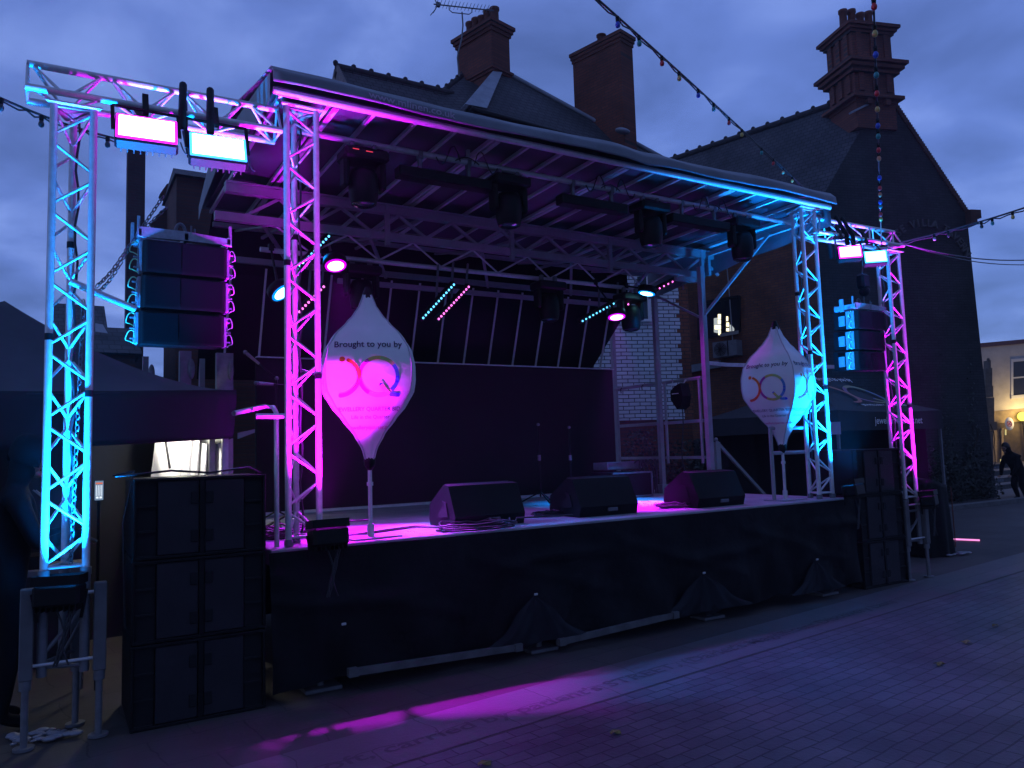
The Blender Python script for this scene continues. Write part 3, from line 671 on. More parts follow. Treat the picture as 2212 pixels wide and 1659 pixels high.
uplight((DX + .22, 5.64, 1.03), (DX + .12, 5.9, 4.0), MAG, 4400, 'magenta uplighter at the foot of the far right tower', 44)

def par(c, to, col, em, watts, lab, ang=44):
    t = thing('par_light', lab, 'stage light', c, 'flat par lights hung under the rear bar')
    c = Vector(c); d = (Vector(to) - c).normalized(); R = d.to_track_quat('Z', 'Y').to_matrix()
    m = MB(); m.lathe([(.06, -.09), (.115, -.08), (.125, 0), (.112, .004)], c, R, n=20); m.build('housing', black, t)
    m = MB(); m.lathe([(.088, .006), (.08, .012), (.001, .014)], c, R, n=20); m.build('lens', em, t)
    m = MB(); m.lathe([(.108, .004), (.106, .010), (.086, .011)], c, R, n=20); m.build('lens_glow_ring', emit('ring_' + em.name, col, 1.6, False), t)  # dimmer emission ring added as the coloured falloff round the lens
    m = MB(); m.tube(c - d * .05, (c.x, 7.84, 3.90), .012); m.box((c.x, 7.84, 3.90), (.05, .07, .07)); m.build('bracket', black, t)
    spot('lamp', c + d * .03, to, watts, col, ang, .9, .06, t)
em_m = emit('par_magenta', (1, .35, .9), 9, False); em_c = emit('par_cyan', (.3, .9, 1.), 9, False)
par(at(725, 573, Y=7.42), (2.38, 6.25, 1.08), MAG, em_m, 2500, 'magenta par light glowing beside the left tower', 44)
par(at(608, 632, Y=7.42), (3.6, 5.6, .5), CYA, em_c, 700, 'cyan par light glowing just left of the left tower')
par(at(1397, 633, Y=7.42), (5.9, 7.6, 1.08), CYA, em_c, 1200, 'cyan par light at the right end of the rear bar')
par(at(1332, 684, Y=7.42), (5.75, 6.9, 1.08), MAG, em_m, 3000, 'magenta par light in front of the white brick wall')
def batten(a, b, n, lm, lab, col, w=60):
    a = Vector(a); b = Vector(b); d = (b - a).normalized(); t = thing('led_batten', lab, 'LED batten', (a + b) / 2, 'tilted LED battens under the roof')
    out = Vector((0, -1, -.35)).normalized(); out = (out - out.dot(d) * d).normalized(); x = d.cross(out); R = Matrix((d, x, out)).transposed()
    m = MB(); m.box((a + b) / 2 - out * .035, ((b - a).length + .06, .065, .06), R, bev=.008); m.build('housing', black, t)
    m = MB()
    for k in range(n): m.lathe([(.0135, 0), (.011, .006), (.001, .008)], a + (b - a) * (k / (n - 1)), Matrix((x, d, out)).transposed(), n=10)
    m.build('led_row', lm, t)
    m = MB(); m.bar((a + b) / 2 - out * .05, ((a.x + b.x) / 2 + .05, a.y + .1, 3.9), .02, .02); m.bar(b - out * .05, (b.x + .05, b.y + .1, 3.95), .02, .02); m.build('bracket', steel, t)
    spot('lamp', (a + b) / 2 + out * .04, (a + b) / 2 + out * 1.5 + Vector((0, 0, -2)), w, col, 80, .6, .15, t)
batten((3.48, 7.7, 3.25), (3.87, 7.7, 3.66), 13, led_c, 'cyan LED batten right of the left lantern top', CYA)
batten((3.67, 7.7, 3.25), (4.06, 7.7, 3.65), 13, led_m, 'magenta LED batten right of the left lantern top', MAG, 90)
batten((2.08, 7.8, 3.66), (2.45, 7.8, 4.08), 13, led_c, 'cyan LED batten behind the left tower', CYA)
batten((2.10, 7.8, 3.21), (2.39, 7.8, 3.53), 10, led_m, 'magenta LED batten behind the left tower', MAG)
batten((5.74, 7.8, 3.37), (6.37, 7.8, 3.69), 12, led_c, 'cyan LED batten at the left of the white brick wall', CYA)
batten((6.50, 7.8, 3.64), (7.55, 7.8, 4.13), 14, led_m, 'magenta LED batten passing above the cyan par light', MAG, 90)

# ------------------------------------------------------------------ lanterns
PROF = [(0, .10), (.055, .15), (.149, .33), (.234, .56), (.319, .80), (.404, .965), (.472, 1.0), (.557, 1.0), (.643, .94), (.728, .77), (.813, .50), (.864, .34), (.932, .19), (1, .10)]
def prof(t):
    for (a, ra), (b, rb) in zip(PROF, PROF[1:]):
        if t <= b:
            f = (t - a) / (b - a); f = f * f * (3 - 2 * f) * .35 + f * .65; return ra * (1 - f) + rb * f
    return PROF[-1][1]
cols = [(.85, .16, .02), (.85, .07, .03), (.8, .02, .08), (.62, .01, .22), (.45, .03, .35), (.55, .45, .12), (.35, .50, .15), (.05, .22, .55), (.01, .03, .62)]
logo_m = [mat('logo_ink_%s' % n, c, .7) for n, c in zip(('orange', 'vermilion', 'red', 'crimson', 'purple', 'yellow', 'green', 'sky', 'blue'), cols)]
ink = mat('navy_ink', (.015, .012, .05), .7); pink = mat('pink_ink', (.6, .02, .25), .7)
def logo(mb, fn, s, dy=0, dx_=0):
    """a dot, a swung stroke and a round letter with a tail, in rainbow ribbons; s = circle radius"""
    def ribbon(P, w, c0, c1, lift=0.):
        n = len(P) - 1
        for i in range(n):
            a, b = P[i], P[i + 1]
            def nrm(k):
                p, q = P[max(k - 1, 0)], P[min(k + 1, n)]; l = math.hypot(q[0] - p[0], q[1] - p[1]) or 1
                return (-(q[1] - p[1]) / l * w, (q[0] - p[0]) / l * w)
            n1, n2 = nrm(i), nrm(i + 1); mb.m = min(8, int(c0 + (c1 - c0) * i / n + .5))
            mb.add([fn(a[0] + n1[0] + dx_, a[1] + n1[1] + dy, lift), fn(b[0] + n2[0] + dx_, b[1] + n2[1] + dy, lift), fn(b[0] - n2[0] + dx_, b[1] - n2[1] + dy, lift), fn(a[0] - n1[0] + dx_, a[1] - n1[1] + dy, lift)], [(0, 1, 2, 3)])
        for e in (0, n):
            cc = P[e]; pp = P[1] if e == 0 else P[n - 1]; a_ = math.atan2(cc[1] - pp[1], cc[0] - pp[0])
            mb.add([fn(cc[0] + w * math.cos(q) + dx_, cc[1] + w * math.sin(q) + dy, lift) for q in [a_ - pi / 2 + pi * i / 8 for i in range(9)]], [tuple(range(9))])
    w = .10 * s; cx_ = .52 * s
    ribbon([(cx_ + s * math.cos(q), s * math.sin(q)) for q in [pi - pi * 1.08 * i / 26 for i in range(27)]], w, 3, 8)
    ribbon([(cx_ + s * math.cos(q), s * math.sin(q)) for q in [pi + pi * .95 * i / 26 for i in range(27)]], w, 3, 7.6)
    ribbon([(-.52 * s - 1.02 * s + 1.02 * s * math.cos(q) + .02 * s, .0 + s * .98 * math.sin(q)) for q in [math.radians(62) - math.radians(150) * i / 22 for i in range(23)]], w, 0, 1.2, .002)
    ribbon([(cx_ + .12 * s + .9 * s * i / 10, -.50 * s - .52 * s * math.sin(pi / 2 * min(1, i / 7)) + .04 * s) for i in range(11)], w, 5, 8, .004)
    mb.m = 0; c = (-1.36 * s, .93 * s); mb.add([fn(c[0] + .15 * s * math.cos(q) + dx_, c[1] + .15 * s * math.sin(q) + dy) for q in [2 * pi * i / 16 for i in range(16)]], [tuple(range(16))])
def lantern(bx, by, z0, z1, yaw, a, lab, faces, loose=False):
    t = thing('fabric_lantern', lab, 'lantern banner', (bx, by, DECK), 'white fabric lanterns on poles')
    H_ = z1 - z0
    def surf(face, u, tt, off=0.):                         # face 0..3, u in -1..1 across the panel
        r = prof(tt) * a; rc = Matrix.Rotation(yaw + face * pi / 2, 3, 'Z')
        bul = .16 * r * (1 - u * u) + .0035 * math.sin(u * 9 + face) * (abs(tt - .5) * 2) ** 2 + .0012 * math.sin(tt * 17 + u * 4 + face * 2)
        return Vector((bx, by, z0)) + rc @ Vector((u * r, -(r + bul) - off, 0)) + Vector((0, 0, tt * H_))
    m = MB()
    for fc in range(4): m.grid(lambda u, v, fc=fc: surf(fc, u * 2 - 1, v), 14, 40)
    o = m.build('lantern_cover', white_fab, t, False)
    m = MB()
    for fc in range(4): m.path([surf(fc, -1, i / 40, .002) for i in range(41)], .0065)
    m.build('seam', mat('seam_tape', (.45, .45, .5), .8), t)
    for fc in faces:
        def fn(x, y, lift=0., fc=fc):
            tt = .46 + y / H_; return surf(fc, max(-1, min(1, x / (prof(tt) * a))), tt, .005 + lift)
        m = MB(); s = .150 * a / .34
        put_text(m, 'Brought to you by', .074 * a / .34, fn, 'CENTER', .012, 0, .255 * H_ / 1.31 - .01, .98)
        m.build('printed_words', ink, t); m = MB()
        put_text(m, 'JEWELLERY QUARTER BID', .043 * a / .34, fn, 'CENTER', .006, 0, -.235 * H_ / 1.31, 1.0)
        m.build('printed_words', ink, t); m = MB()
        put_text(m, 'Life in the Quarter', .040 * a / .34, fn, 'CENTER', .004, .01, -.292 * H_ / 1.31, 1.0)
        m.build('printed_words', ink, t)
        m = MB(); put_text(m, 'jewelleryquarter.net', .042 * a / .34, fn, 'CENTER', .003, .01, -.370 * H_ / 1.31, 1.0); m.build('printed_address', pink, t)
        m = MB(); logo(m, fn, s, .02, .0); m.build('printed_logo', logo_m, t)
    m = MB(); m.lathe([(.04, -.03), (.05, 0), (.035, .05), (.02, .09)], (bx, by, z1 - .02), n=12); m.lathe([(.02, -.09), (.045, -.05), (.05, 0), (.03, .03)], (bx, by, z0), n=12); m.build('end_cap', black, t)
    m = MB(); m.tube((bx, by, DECK), (bx, by, z0), .017, n=10); m.tube((bx, by, DECK + .42), (bx, by, DECK + .45), .026, n=10); m.tube((bx, by, DECK), (bx, by, DECK + .11), .028, n=10); m.build('pole', alu, t)
    m = MB(); m.box((bx, by, DECK + .006), (.42, .30, .012), Matrix.Rotation(.1, 3, 'Z'), bev=.002); m.build('base_plate', deckm, t)
    return t
pb = at(801, 1161, Z=DECK); ptop = at(783, 638, Y=pb.y); pbot = at(797, 992, Y=pb.y)
lantern(pb.x, pb.y, pbot.z, ptop.z, math.radians(-20), .335, 'white lantern banner left of centre, washed magenta', (0,))
pb2 = at(1697, 1080, Z=DECK); ptop2 = at(1664, 706, Y=pb2.y); pbot2 = at(1688, 962, Y=pb2.y)
lantern(pb2.x, pb2.y, pbot2.z, ptop2.z, math.radians(-73), .315, 'white lantern banner at the right, half lit cyan', (0, 1))

# ------------------------------------------------------------------ things on the stage
def coil(cx_, cy_, r, lab, n=5, seed=0):
    random.seed(seed); m = MB(); pts = []
    for i in range(n * 20):
        a = 2 * pi * i / 20; rr = r * (1 + .18 * math.sin(a * .37 + seed) + .06 * random.uniform(-1, 1)); pts.append(Vector((cx_ + rr * math.cos(a) + .03 * math.sin(a * .2), cy_ + .5 * rr * math.sin(a), DECK + .012 + .012 * (i // 20) * random.uniform(.6, 1.1))))
    pts += [pts[-1] + Vector((.10 * k, -.03 * k, 0)) for k in range(1, 6)]
    for p in pts: p.z = max(p.z, DECK + .008)
    m.path(pts, .0075, n=5); tag(m.build('cable_coil', rubber), lab, 'cable coil', 'coiled cables on the stage')
p = at(1090, 1139, Z=DECK); coil(p.x - .25, p.y + .04, .33, 'coiled cable right of the left lantern pole', 6, 1)
p = at(1185, 1116, Z=DECK); coil(p.x, p.y, .17, 'coiled cable between the left and middle monitors', 5, 2)
p = at(1455, 1098, Z=DECK); coil(p.x, p.y, .20, 'coiled cable between the middle and right monitors', 5, 3)
p = at(610, 1165, Z=DECK); coil(p.x + .05, p.y + .02, .22, 'heap of cable behind the left tower foot', 9, 4)
m = MB(); pts = [at(x, y, Z=DECK + .008) for x, y in ((690, 1162), (760, 1158), (840, 1146), (900, 1138), (960, 1140), (1010, 1140))]
m.path(pts, .007); m.path([p + Vector((0, .05, .004)) for p in pts], .006); tag(m.build('loose_cable', rubber), 'loose cable lying along the stage front past the left lantern', 'cable')
def stand(x, y, h, lab, boom=None, clip=True):
    t = thing('microphone_stand', lab, 'microphone stand', (x, y, DECK), 'microphone stands on the stage')
    m = MB(); m.tube((x, y, DECK + .1), (x, y, DECK + h), .010)
    for q in range(3): a = q * 2 * pi / 3 + .4; m.tube((x, y, DECK + .16), (x + .30 * math.cos(a), y + .30 * math.sin(a), DECK + .012), .009)
    m.build('tripod', black, t)
    m = MB(); m.tube((x, y, DECK + h * .55), (x, y, DECK + h * .62), .02); m.sphere((x, y, DECK + h), .02); m.build('clutch', steel, t)
    if boom:
        b = Vector(boom); m = MB(); m.tube((x, y, DECK + h), b, .007); m.build('boom_arm', black, t)
        d = (b - Vector((x, y, DECK + h))).normalized(); m = MB(); m.tube(b, b + d * .15, .012, .017); m.sphere(b + d * .17, .021); m.build('microphone', steel, t)
p = at(975, 1075, Z=DECK); stand(p.x, 7.9, .98, 'mic stand behind the left wedge monitor')
p = at(1250, 1050, Z=DECK); stand(5.75, 8.2, .95, 'mic stand left of the flight case')
b1 = at(572, 842, Y=7.2); stand(b1.x + .25, 7.25, 1.35, 'mic stand left of the left tower, lower cyan-lit microphone', at(590, 830, Y=7.2))
b2 = at(575, 789, Y=7.6); stand(b2.x + .1, 7.6, 1.45, 'mic stand left of the left tower, upper microphone', at(560, 786, Y=7.6))
b3 = at(645, 802, Y=7.0); stand(b3.x - .1, 7.0, 1.5, 'mic stand seen through the left tower', at(652, 800, Y=7.0))
FC = thing('flight_case', 'open black flight case with metal edges behind the middle monitor', 'flight case', (6.3, 8.0, DECK))
p0 = at(1320, 1075, Y=8.0); p1 = at(1385, 1045, Y=8.0)
m = MB(); m.box((p0.x + .33, 8.2, DECK + .17), (.66, .5, .34), bev=.006); m.build('case_body', black, FC)
m = MB()
for z in (DECK + .33, DECK + .02): m.box((p0.x + .33, 7.945, z), (.68, .012, .02))
for xx in (p0.x, p0.x + .66): m.box((xx, 7.945, DECK + .17), (.02, .012, .34))
m.build('metal_edge', steel, FC)
m = MB(); m.box((p0.x + .36, 8.3, DECK + .42), (.58, .32, .10), bev=.005); m.box((p0.x + .36, 8.13, DECK + .47), (.6, .012, .016)); m.box((p0.x + .36, 8.13, DECK + .39), (.6, .012, .016)); m.build('rack_tray', steel, FC)
m = MB(); random.seed(5)
for q in range(7):
    a0 = Vector((p0.x + .5 + .05 * q, 8.1, DECK + .45)); m.path([a0 + Vector((.09 * a + .04 * math.sin(5 * a + q), -.05 * a, .10 * math.sin(pi * a) - .42 * a * a)) for a in [i / 10 for i in range(11)]], .008)
m.build('cable_bundle', rubber, FC)
HL = thing('hung_par_can', 'dark lamp hanging inside the right-hand stage railing', 'stage light', (7.5, 7.95, 2.4))
c = at(1478, 860, X=7.5); 
m = MB(); m.prism([c + Vector(q) for q in ((0, -.14, .02), (0, -.10, .20), (0, .02, .16), (0, .10, .10), (0, .10, -.02), (0, -.02, -.16), (0, -.1, -.12))], (-.16, 0, 0)); m.build('housing', black, HL)
m = MB(); m.tube(c + Vector((-.08, .0, .15)), (7.56, c.y, 2.66), .006); m.box(c + Vector((-.165, 0, .06)), (.004, .13, .01)); m.build('safety_cord', white_fab, HL)
m = MB(); m.path([c + Vector((-.05 + .03 * math.sin(7 * a), .03 * math.sin(4 * a), -.1 - 1.1 * a)) for a in [i / 12 for i in range(13)]], .009); m.build('cable', rubber, HL)
# hand rails right of the stage
def frame(pts, r, name, lab, cat, grp=None, m_=cream):
    m = MB()
    for a, b in pts: m.tube(a, b, r, n=8)
    return tag(m.build(name, m_), lab, cat, grp)
fa = at(1673, 1082, Z=DECK); fy = fa.y; fb = at(1747, 1078, Y=fy)
ft = at(1655, 925, Y=fy)
frame([((fa.x, fy, DECK), (fa.x, fy, ft.z)), ((fb.x + .02, fy, DECK), (fb.x + .02, fy, ft.z)), ((fa.x, fy, at(1672, 979, Y=fy).z), (fb.x, fy, at(1672, 979, Y=fy).z)), ((fa.x, fy, ft.z), (fb.x + .02, fy, ft.z))], .022, 'guard_rail', 'guard rail behind the right lantern', 'railing')
sa = at(1560, 1035, Y=8.3); st_ = at(1548, 955, Y=8.3); sb = at(1660, 1065, Y=8.3)
m = MB(); m.bar((st_.x, 8.3, .6), (st_.x, 8.3, st_.z), .09, .06, (0, 1, 0)); m.bar((st_.x, 8.3, st_.z), (sb.x, 8.3, sb.z - .1), .035, .045); m.sphere((st_.x - .03, 8.28, st_.z + .04), .03)
tag(m.build('stair_rail', cream), 'sloping stair handrail behind the right wedge monitor', 'handrail')
# hand rail on the left
la = at(598, 1170, Y=5.95); lt = at(598, 875, Y=5.95)
m = MB(); m.path([Vector((la.x, 5.95, DECK)), Vector((la.x, 5.95, lt.z - .06)), Vector((la.x - .01, 6.0, lt.z - .015)), Vector((la.x - .05, 6.1, lt.z)), Vector(at(505, 893, X=1.1))], .019, n=10)
a = at(553, 899, Y=5.9); b = at(630, 899, Y=5.9); m.tube(a, b, .02, n=10)
tag(m.build('guard_rail', alu), 'bent magenta-lit guard rail left of the left tower', 'railing')
m = MB(); m.prism([at(515, 935, Y=8.6), at(551, 927, Y=8.6), at(551, 934, Y=8.6), at(515, 948, Y=8.6)], (0, .05, 0)); tag(m.build('aluminium_strip', cream), 'pale strip of metal behind the left guard rail', 'strip')

# ================================================================== surroundings
tile_c = ((.045, .045, .055), (.062, .060, .068), (.018, .018, .022))
def tiles(name, e, up_): return pattern_mat(name, *tile_c, .20, .13, .012, e, up_, rough=.75, bump=1.0, noise=.5)
def bricks(name, e, c1=(.115, .045, .032), c2=(.085, .036, .028), cm=(.06, .045, .04), noise=.3): return pattern_mat(name, c1, c2, cm, .225, .075, .008, e, (0, 0, 1), rough=.9, bump=.5, noise=noise)
def sheet_prism(mb, pts, t):                              # a roof plane or wall with real thickness t along its normal (downwards)
    P_ = [Vector(p) for p in pts]; n = (P_[1] - P_[0]).cross(P_[2] - P_[0]).normalized()
    if n.z > 0 or (abs(n.z) < 1e-3 and n.y < 0): n = -n
    return mb.prism(P_, n * t)
def ridge_tiles(a, b, mat_, parent, step=.42, r=.10):
    a = Vector(a); b = Vector(b); m = MB(); n = int((b - a).length / step); d = (b - a).normalized()
    for k in range(n + 1):
        p = a + d * (k * step); m.tube(p, p + d * (step * .97), r * .8, n=10)
        m.sphere(p + Vector((0, 0, r * .75)), r * .62, (1, 1, 1.15), 8)
    return m.build('ridge_tiles', mat_, parent)
def chimney(root, c, w, d, z0, z1, ang, pots, bm, flare=.12, bands=(.45,), hp=.55):
    R = Matrix.Rotation(-math.radians(ang), 3, 'Z')
    ch = MB(); c = Vector(c); ch.box((c.x, c.y, (z0 + z1) / 2), (w, d, z1 - z0), R)
    o = ch.build('chimney', bm, root)
    m = MB(); k = 0
    for f in (flare, flare * .66, flare * .33):
        m.box((c.x, c.y, z1 - .05 - .09 * k), (w + 2 * f, d + 2 * f, .09), R); k += 1
    m.build('corbel', bm, o)
    for b in bands:
        m = MB(); zz = z0 + (z1 - z0) * b; m.box((c.x, c.y, zz), (w + .14, d + .14, .07), R); m.box((c.x, c.y, zz - .07), (w + .07, d + .07, .07), R)
        m.build('band_course', bm, o)
    for q in range(pots):
        u = (q - (pots - 1) / 2) * (max(w, d) - .15) / max(1, pots)
        p = c + R @ (Vector((u, 0, 0)) if w > d else Vector((0, u, 0))); pm = MB()
        h_ = hp * (1 + .06 * math.sin(q * 2.3))
        pm.lathe([(.125, 0), (.115, h_ * .15), (.105, h_ * .85), (.13, h_ * .88), (.13, h_), (.09, h_)], (p.x, p.y, z1 - .01), n=14)
        pm.build('chimney_pot', mat('terracotta', (.16, .055, .035), .8, noise=.3), o)
    return o
terr = mat('terracotta', (.16, .055, .035), .8, noise=.3)
ridge_m = mat('ridge_tile_clay', (.04, .035, .04), .8, noise=.3)

# ---- house behind the stage
HS = thing('brick_house', 'brick house with tiled hipped roof and two chimneys behind the stage', 'house', (9, 16, 0))
hb_e = az(90)
hb = bricks('house_brick', hb_e); hbs = bricks('house_brick_side', az(0))
ht = tiles('house_tiles', az(90), (0, 0, 1))
A1 = at(725, 145, Y=16); A2 = at(945, 212, Y=16); A2 = Vector((A2.x + .6, 16, A1.z - .02)); A1.z = A2.z
A1.z = A2.z = at(725, 145, Y=16).z
def roofA(dy, z): return (Vector((A1.x, 16 + dy, z)), Vector((A2.x, 16 + dy, z)))
f0, f1 = roofA(-2.6, 7.3); b0, b1 = roofA(2.6, 7.3)
m = MB(); sheet_prism(m, [A1, A2, f1, f0], .12); m.build('roof', ht, HS)
m = MB(); sheet_prism(m, [A2, A1, b0, b1], .12); m.build('roof', ht, HS)
ridge_tiles(A1 + Vector((0, 0, .02)), A2 + Vector((-.3, 0, .02)), ridge_m, HS)
m = MB(); m.prism([f0 + Vector((.15, .1, -.1)), A1 + Vector((.15, 0, -.15)), b0 + Vector((.15, -.1, -.1))], (.2, 0, 0)); m.build('gable', hbs, HS)
m = MB(); m.bar(f0 + Vector((.02, 0, -.08)), A1 + Vector((.02, 0, -.08)), .05, .26); m.bar(b0 + Vector((.02, 0, -.08)), A1 + Vector((.02, 0, -.08)), .05, .26)
for k in range(9):
    p = f0.lerp(A1, (k + .5) / 9); m.sphere(p + Vector((.02, 0, -.22)), .09, (.3, 1, 1), 8)
m.build('bargeboard', mat('bargeboard_paint', (.17, .13, .12), .7, noise=.3), HS)
AP = at(1075, 150, Y=16); E0 = at(1013, 233, Y=14.2); E1 = at(1445, 353, Y=14.2); ez = (E0.z + E1.z) / 2
E0 = Vector((E0.x, 14.2, E0.z)); E1 = Vector((E1.x, 14.2, E1.z)); B0_ = Vector((E0.x, 18.2, E0.z)); B1_ = Vector((E1.x, 18.2, E1.z))
m = MB(); sheet_prism(m, [AP, E1, E0], .1); m.build('roof', ht, HS)
m = MB(); sheet_prism(m, [AP, E0, B0_], .1); m.build('roof', ht, HS)
m = MB(); sheet_prism(m, [AP, B1_, E1], .1); sheet_prism(m, [AP, B0_, B1_], .1); m.build('roof', ht, HS)
m = MB(); v = (E0 - AP); wdt = Vector((.26, 0, 0))
m.add([AP + Vector((-.05, -.06, .05)), AP + Vector((.16, -.06, .05)), E0 + Vector((.42, -.06, .06)), E0 + Vector((-.12, -.06, .04))], [(0, 1, 2, 3)])
m.add([AP + Vector((-.05, -.06, .05)), E0 + Vector((-.12, -.06, .04)), E0 + Vector((-.12, .3, .0)), AP + Vector((-.05, .12, .0))], [(0, 1, 2, 3)])
m.path([AP + Vector((0, 0, .05)), E1 + Vector((0, 0, .06))], .055)
m.build('hip_flashing', lead, HS, False)
R2a = at(940, 211, Y=15.9); R2b = at(1003, 160, Y=16.9); R2c = at(1075, 148, Y=17.2); R2d = at(1013, 262, Y=14.5); R2e = at(950, 275, Y=14.5)
m = MB(); m.prism([R2a, R2b, R2c, R2d, R2e], (0, .9, -.5)); m.build('roof', ht, HS)
ridge_tiles(R2a, R2b, ridge_m, HS, .4, .09)
m = MB(); m.box(((E0.x + E1.x) / 2, 16.4, 4.4), (E1.x - E0.x - .3, 3.9, 8.9)); m.box(((A1.x + A2.x) / 2 + .2, 16.2, 3.6), (A2.x - A1.x, 4.7, 7.2)); m.build('wall', hb, HS)
MB().tube(E0 + Vector((0, -.08, -.05)), E1 + Vector((0, -.08, -.05)), .06).build('gutter', black, HS)
m = MB(); m.box((E0.x + .7, 14.36, E0.z - .42), (1.0, .12, .5)); m.build('eaves_band', bricks('orange_brick', az(90), (.25, .09, .04), (.2, .07, .035)), HS)
c1 = at(1052, 118, Y=16.2)
chimney(HS, (c1.x, 16.2 + .2, 0), .62, 1.30, 9.2, at(1081, 72, Y=16.0).z + .1, -14, 5, bricks('stack_brick', az(-14), (.21, .062, .040), (.15, .045, .032)), bands=(.62,), hp=.5)
c2 = at(1303, 180, Y=14.9)
chimney(HS, (c2.x, 14.9, 0), .50, 1.55, 8.2, at(1329, 92, Y=14.6).z, -14, 1, MATS.get('x') or bricks('stack_brick_two', az(-14), (.21, .062, .040), (.15, .045, .032)), flare=.07, bands=(), hp=.30)
m = MB(); p = at(1345, 283, Y=14.0); m.sphere(p, .14, (1.6, .8, .5)); m.build('chimney_flashing', lead, HS)
# left wing of the house whose end shows between the floodlights and the speaker hang
m = MB(); q = at(357, 360, Y=17.95); m.box((q.x + 2.1, 17.0, 3.7), (4.2, 1.9, 7.4)); m.build('wing_wall', hbs, HS)
m = MB(); qz = at(360, 318, Y=14).z; m.prism([(q.x - .05, 15.9, 7.4), (q.x + .05, 17, 7.9), (q.x - .05, 18.1, 7.4)], (4.3, 0, 0)); m.build('wing_roof', ht, HS)
m = MB(); m.prism([(q.x - .30, 17.6, 6.85), (q.x + .1, 17.6, 6.3), (q.x + .1, 17.6, 7.2), (q.x - .05, 17.6, 7.2)], (0, .3, 0)); m.build('corbel', hbs, HS); m = MB(); m.prism([(q.x - .14, 17.6, 7.5), (q.x + .2, 17.6, 7.3), (q.x + .2, 17.6, 7.75), (q.x + .0, 17.6, 7.75)], (0, .3, 0)); m.build('corbel', hbs, HS)
# aerial
AN = thing('tv_aerial', 'television aerial on a bent pole beside the chimney with five pots', 'aerial', at(992, 150, Y=15.7))
pa = [at(x, y, Y=15.5) for x, y in ((992, 165), (988, 125), (990, 112), (997, 85), (1000, 55), (998, 26))]
m = MB(); m.path(pa, .018); m.build('mast', steel, AN)
b0 = at(937, 9, Y=15.6); b1 = at(1066, 23, Y=15.4)
m = MB(); m.tube(b0, b1, .016); m.build('boom', steel, AN)
m = MB()
for k in range(16):
    p = b0.lerp(b1, (k + .8) / 16.5); s = .13; m.tube(p + Vector((-.02, -s, .05)), p + Vector((.02, s, -.0)), .006); m.tube(p, p + Vector((.02, 0, .085)), .006)
for s in (-1, 1): m.tube(b0 + Vector((.1, .0, 0)), b0 + Vector((-.02, 0, s * .22)), .012)
m.tube(b0 + Vector((-.02, -.15, .2)), b0 + Vector((-.02, .15, .2)), .01); m.tube(b0 + Vector((-.02, -.15, -.2)), b0 + Vector((-.02, .15, -.2)), .01)
m.build('elements', steel, AN)
m = MB(); m.path([b0.lerp(b1, .25), b0.lerp(b1, .25) + Vector((.0, 0, -.1)), b0.lerp(b1, .3) + Vector((0, 0, -.16)), b0.lerp(b1, .58) + Vector((0, 0, -.16)), b0.lerp(b1, .63) + Vector((0, 0, -.1)), b0.lerp(b1, .63)], .012); m.box(b0.lerp(b1, .07), (.09, .07, .1)); m.build('bracket', steel, AN)

# ---- rear extension with white painted bricks
WE = az(110); WK = at(1480, 905, Y=11.5)
RX = thing('brick_extension', 'rear brick extension, upper wall painted white, seen through the stage side', 'building', (WK.x, WK.y, 0))
wn = Vector((-WE.y, WE.x, 0));
if wn.y < 0: wn = -wn
def wp(s, z, o=0.): p = Vector((WK.x, WK.y, 0)) + WE * s + wn * o; return Vector((p.x, p.y, z))
whb = pattern_mat('white_painted_brick', (.74, .76, .80), (.62, .64, .68), (.06, .06, .07), .235, .078, .009, WE, (0, 0, 1), rough=.7, bump=.8, noise=.15)
m = MB(); m.prism([wp(-3.2, WK.z), wp(0, WK.z), wp(0, 5.3), wp(-3.2, 5.3)], wn * .3)
m2 = 0
m.build('white_wall', whb, RX)
bb = bricks('extension_brick', WE, (.15, .055, .03), (.12, .045, .028))
m = MB(); m.prism([wp(-3.2, 0, .02), wp(.16, 0, .02), wp(.16, WK.z - .002, .02), wp(-3.2, WK.z - .002, .02)], wn * .28); m.build('lower_wall', bb, RX)
m = MB(); m.prism([wp(.002, WK.z, .012), wp(.20, WK.z, .012), wp(.20, 5.3, .012), wp(.002, 5.3, .012)], wn * .28)
for k in range(19):
    if k % 2: m.box(wp(-.03, WK.z + .08 + .156 * k, .003), (.10, .02, .074), Matrix.Rotation(math.radians(-20), 3, 'Z'))
m.build('corner_bricks', bricks('quoin_brick', WE, (.24, .085, .045), (.19, .07, .04)), RX)
w1 = on_wall(1378, 640, WK, WE); w2 = on_wall(1402, 690, WK, WE)
s1 = (w1 - WK).dot(WE); s2 = (w2 - WK).dot(WE)
m = MB(); m.prism([wp(s1, w2.z, -.03), wp(s2, w2.z, -.03), wp(s2, w1.z + .4, -.03), wp(s1, w1.z + .4, -.03)], wn * .028); m.build('window', glass_dark, RX)
m = MB(); m.bar(wp(s2, w2.z, -.05), wp(s2, w1.z + .4, -.05), .05, .05); m.bar(wp(s1, w2.z - .03, -.06), wp(s2 + .05, w2.z - .03, -.06), .06, .05); m.build('window_frame', white_fab, RX)

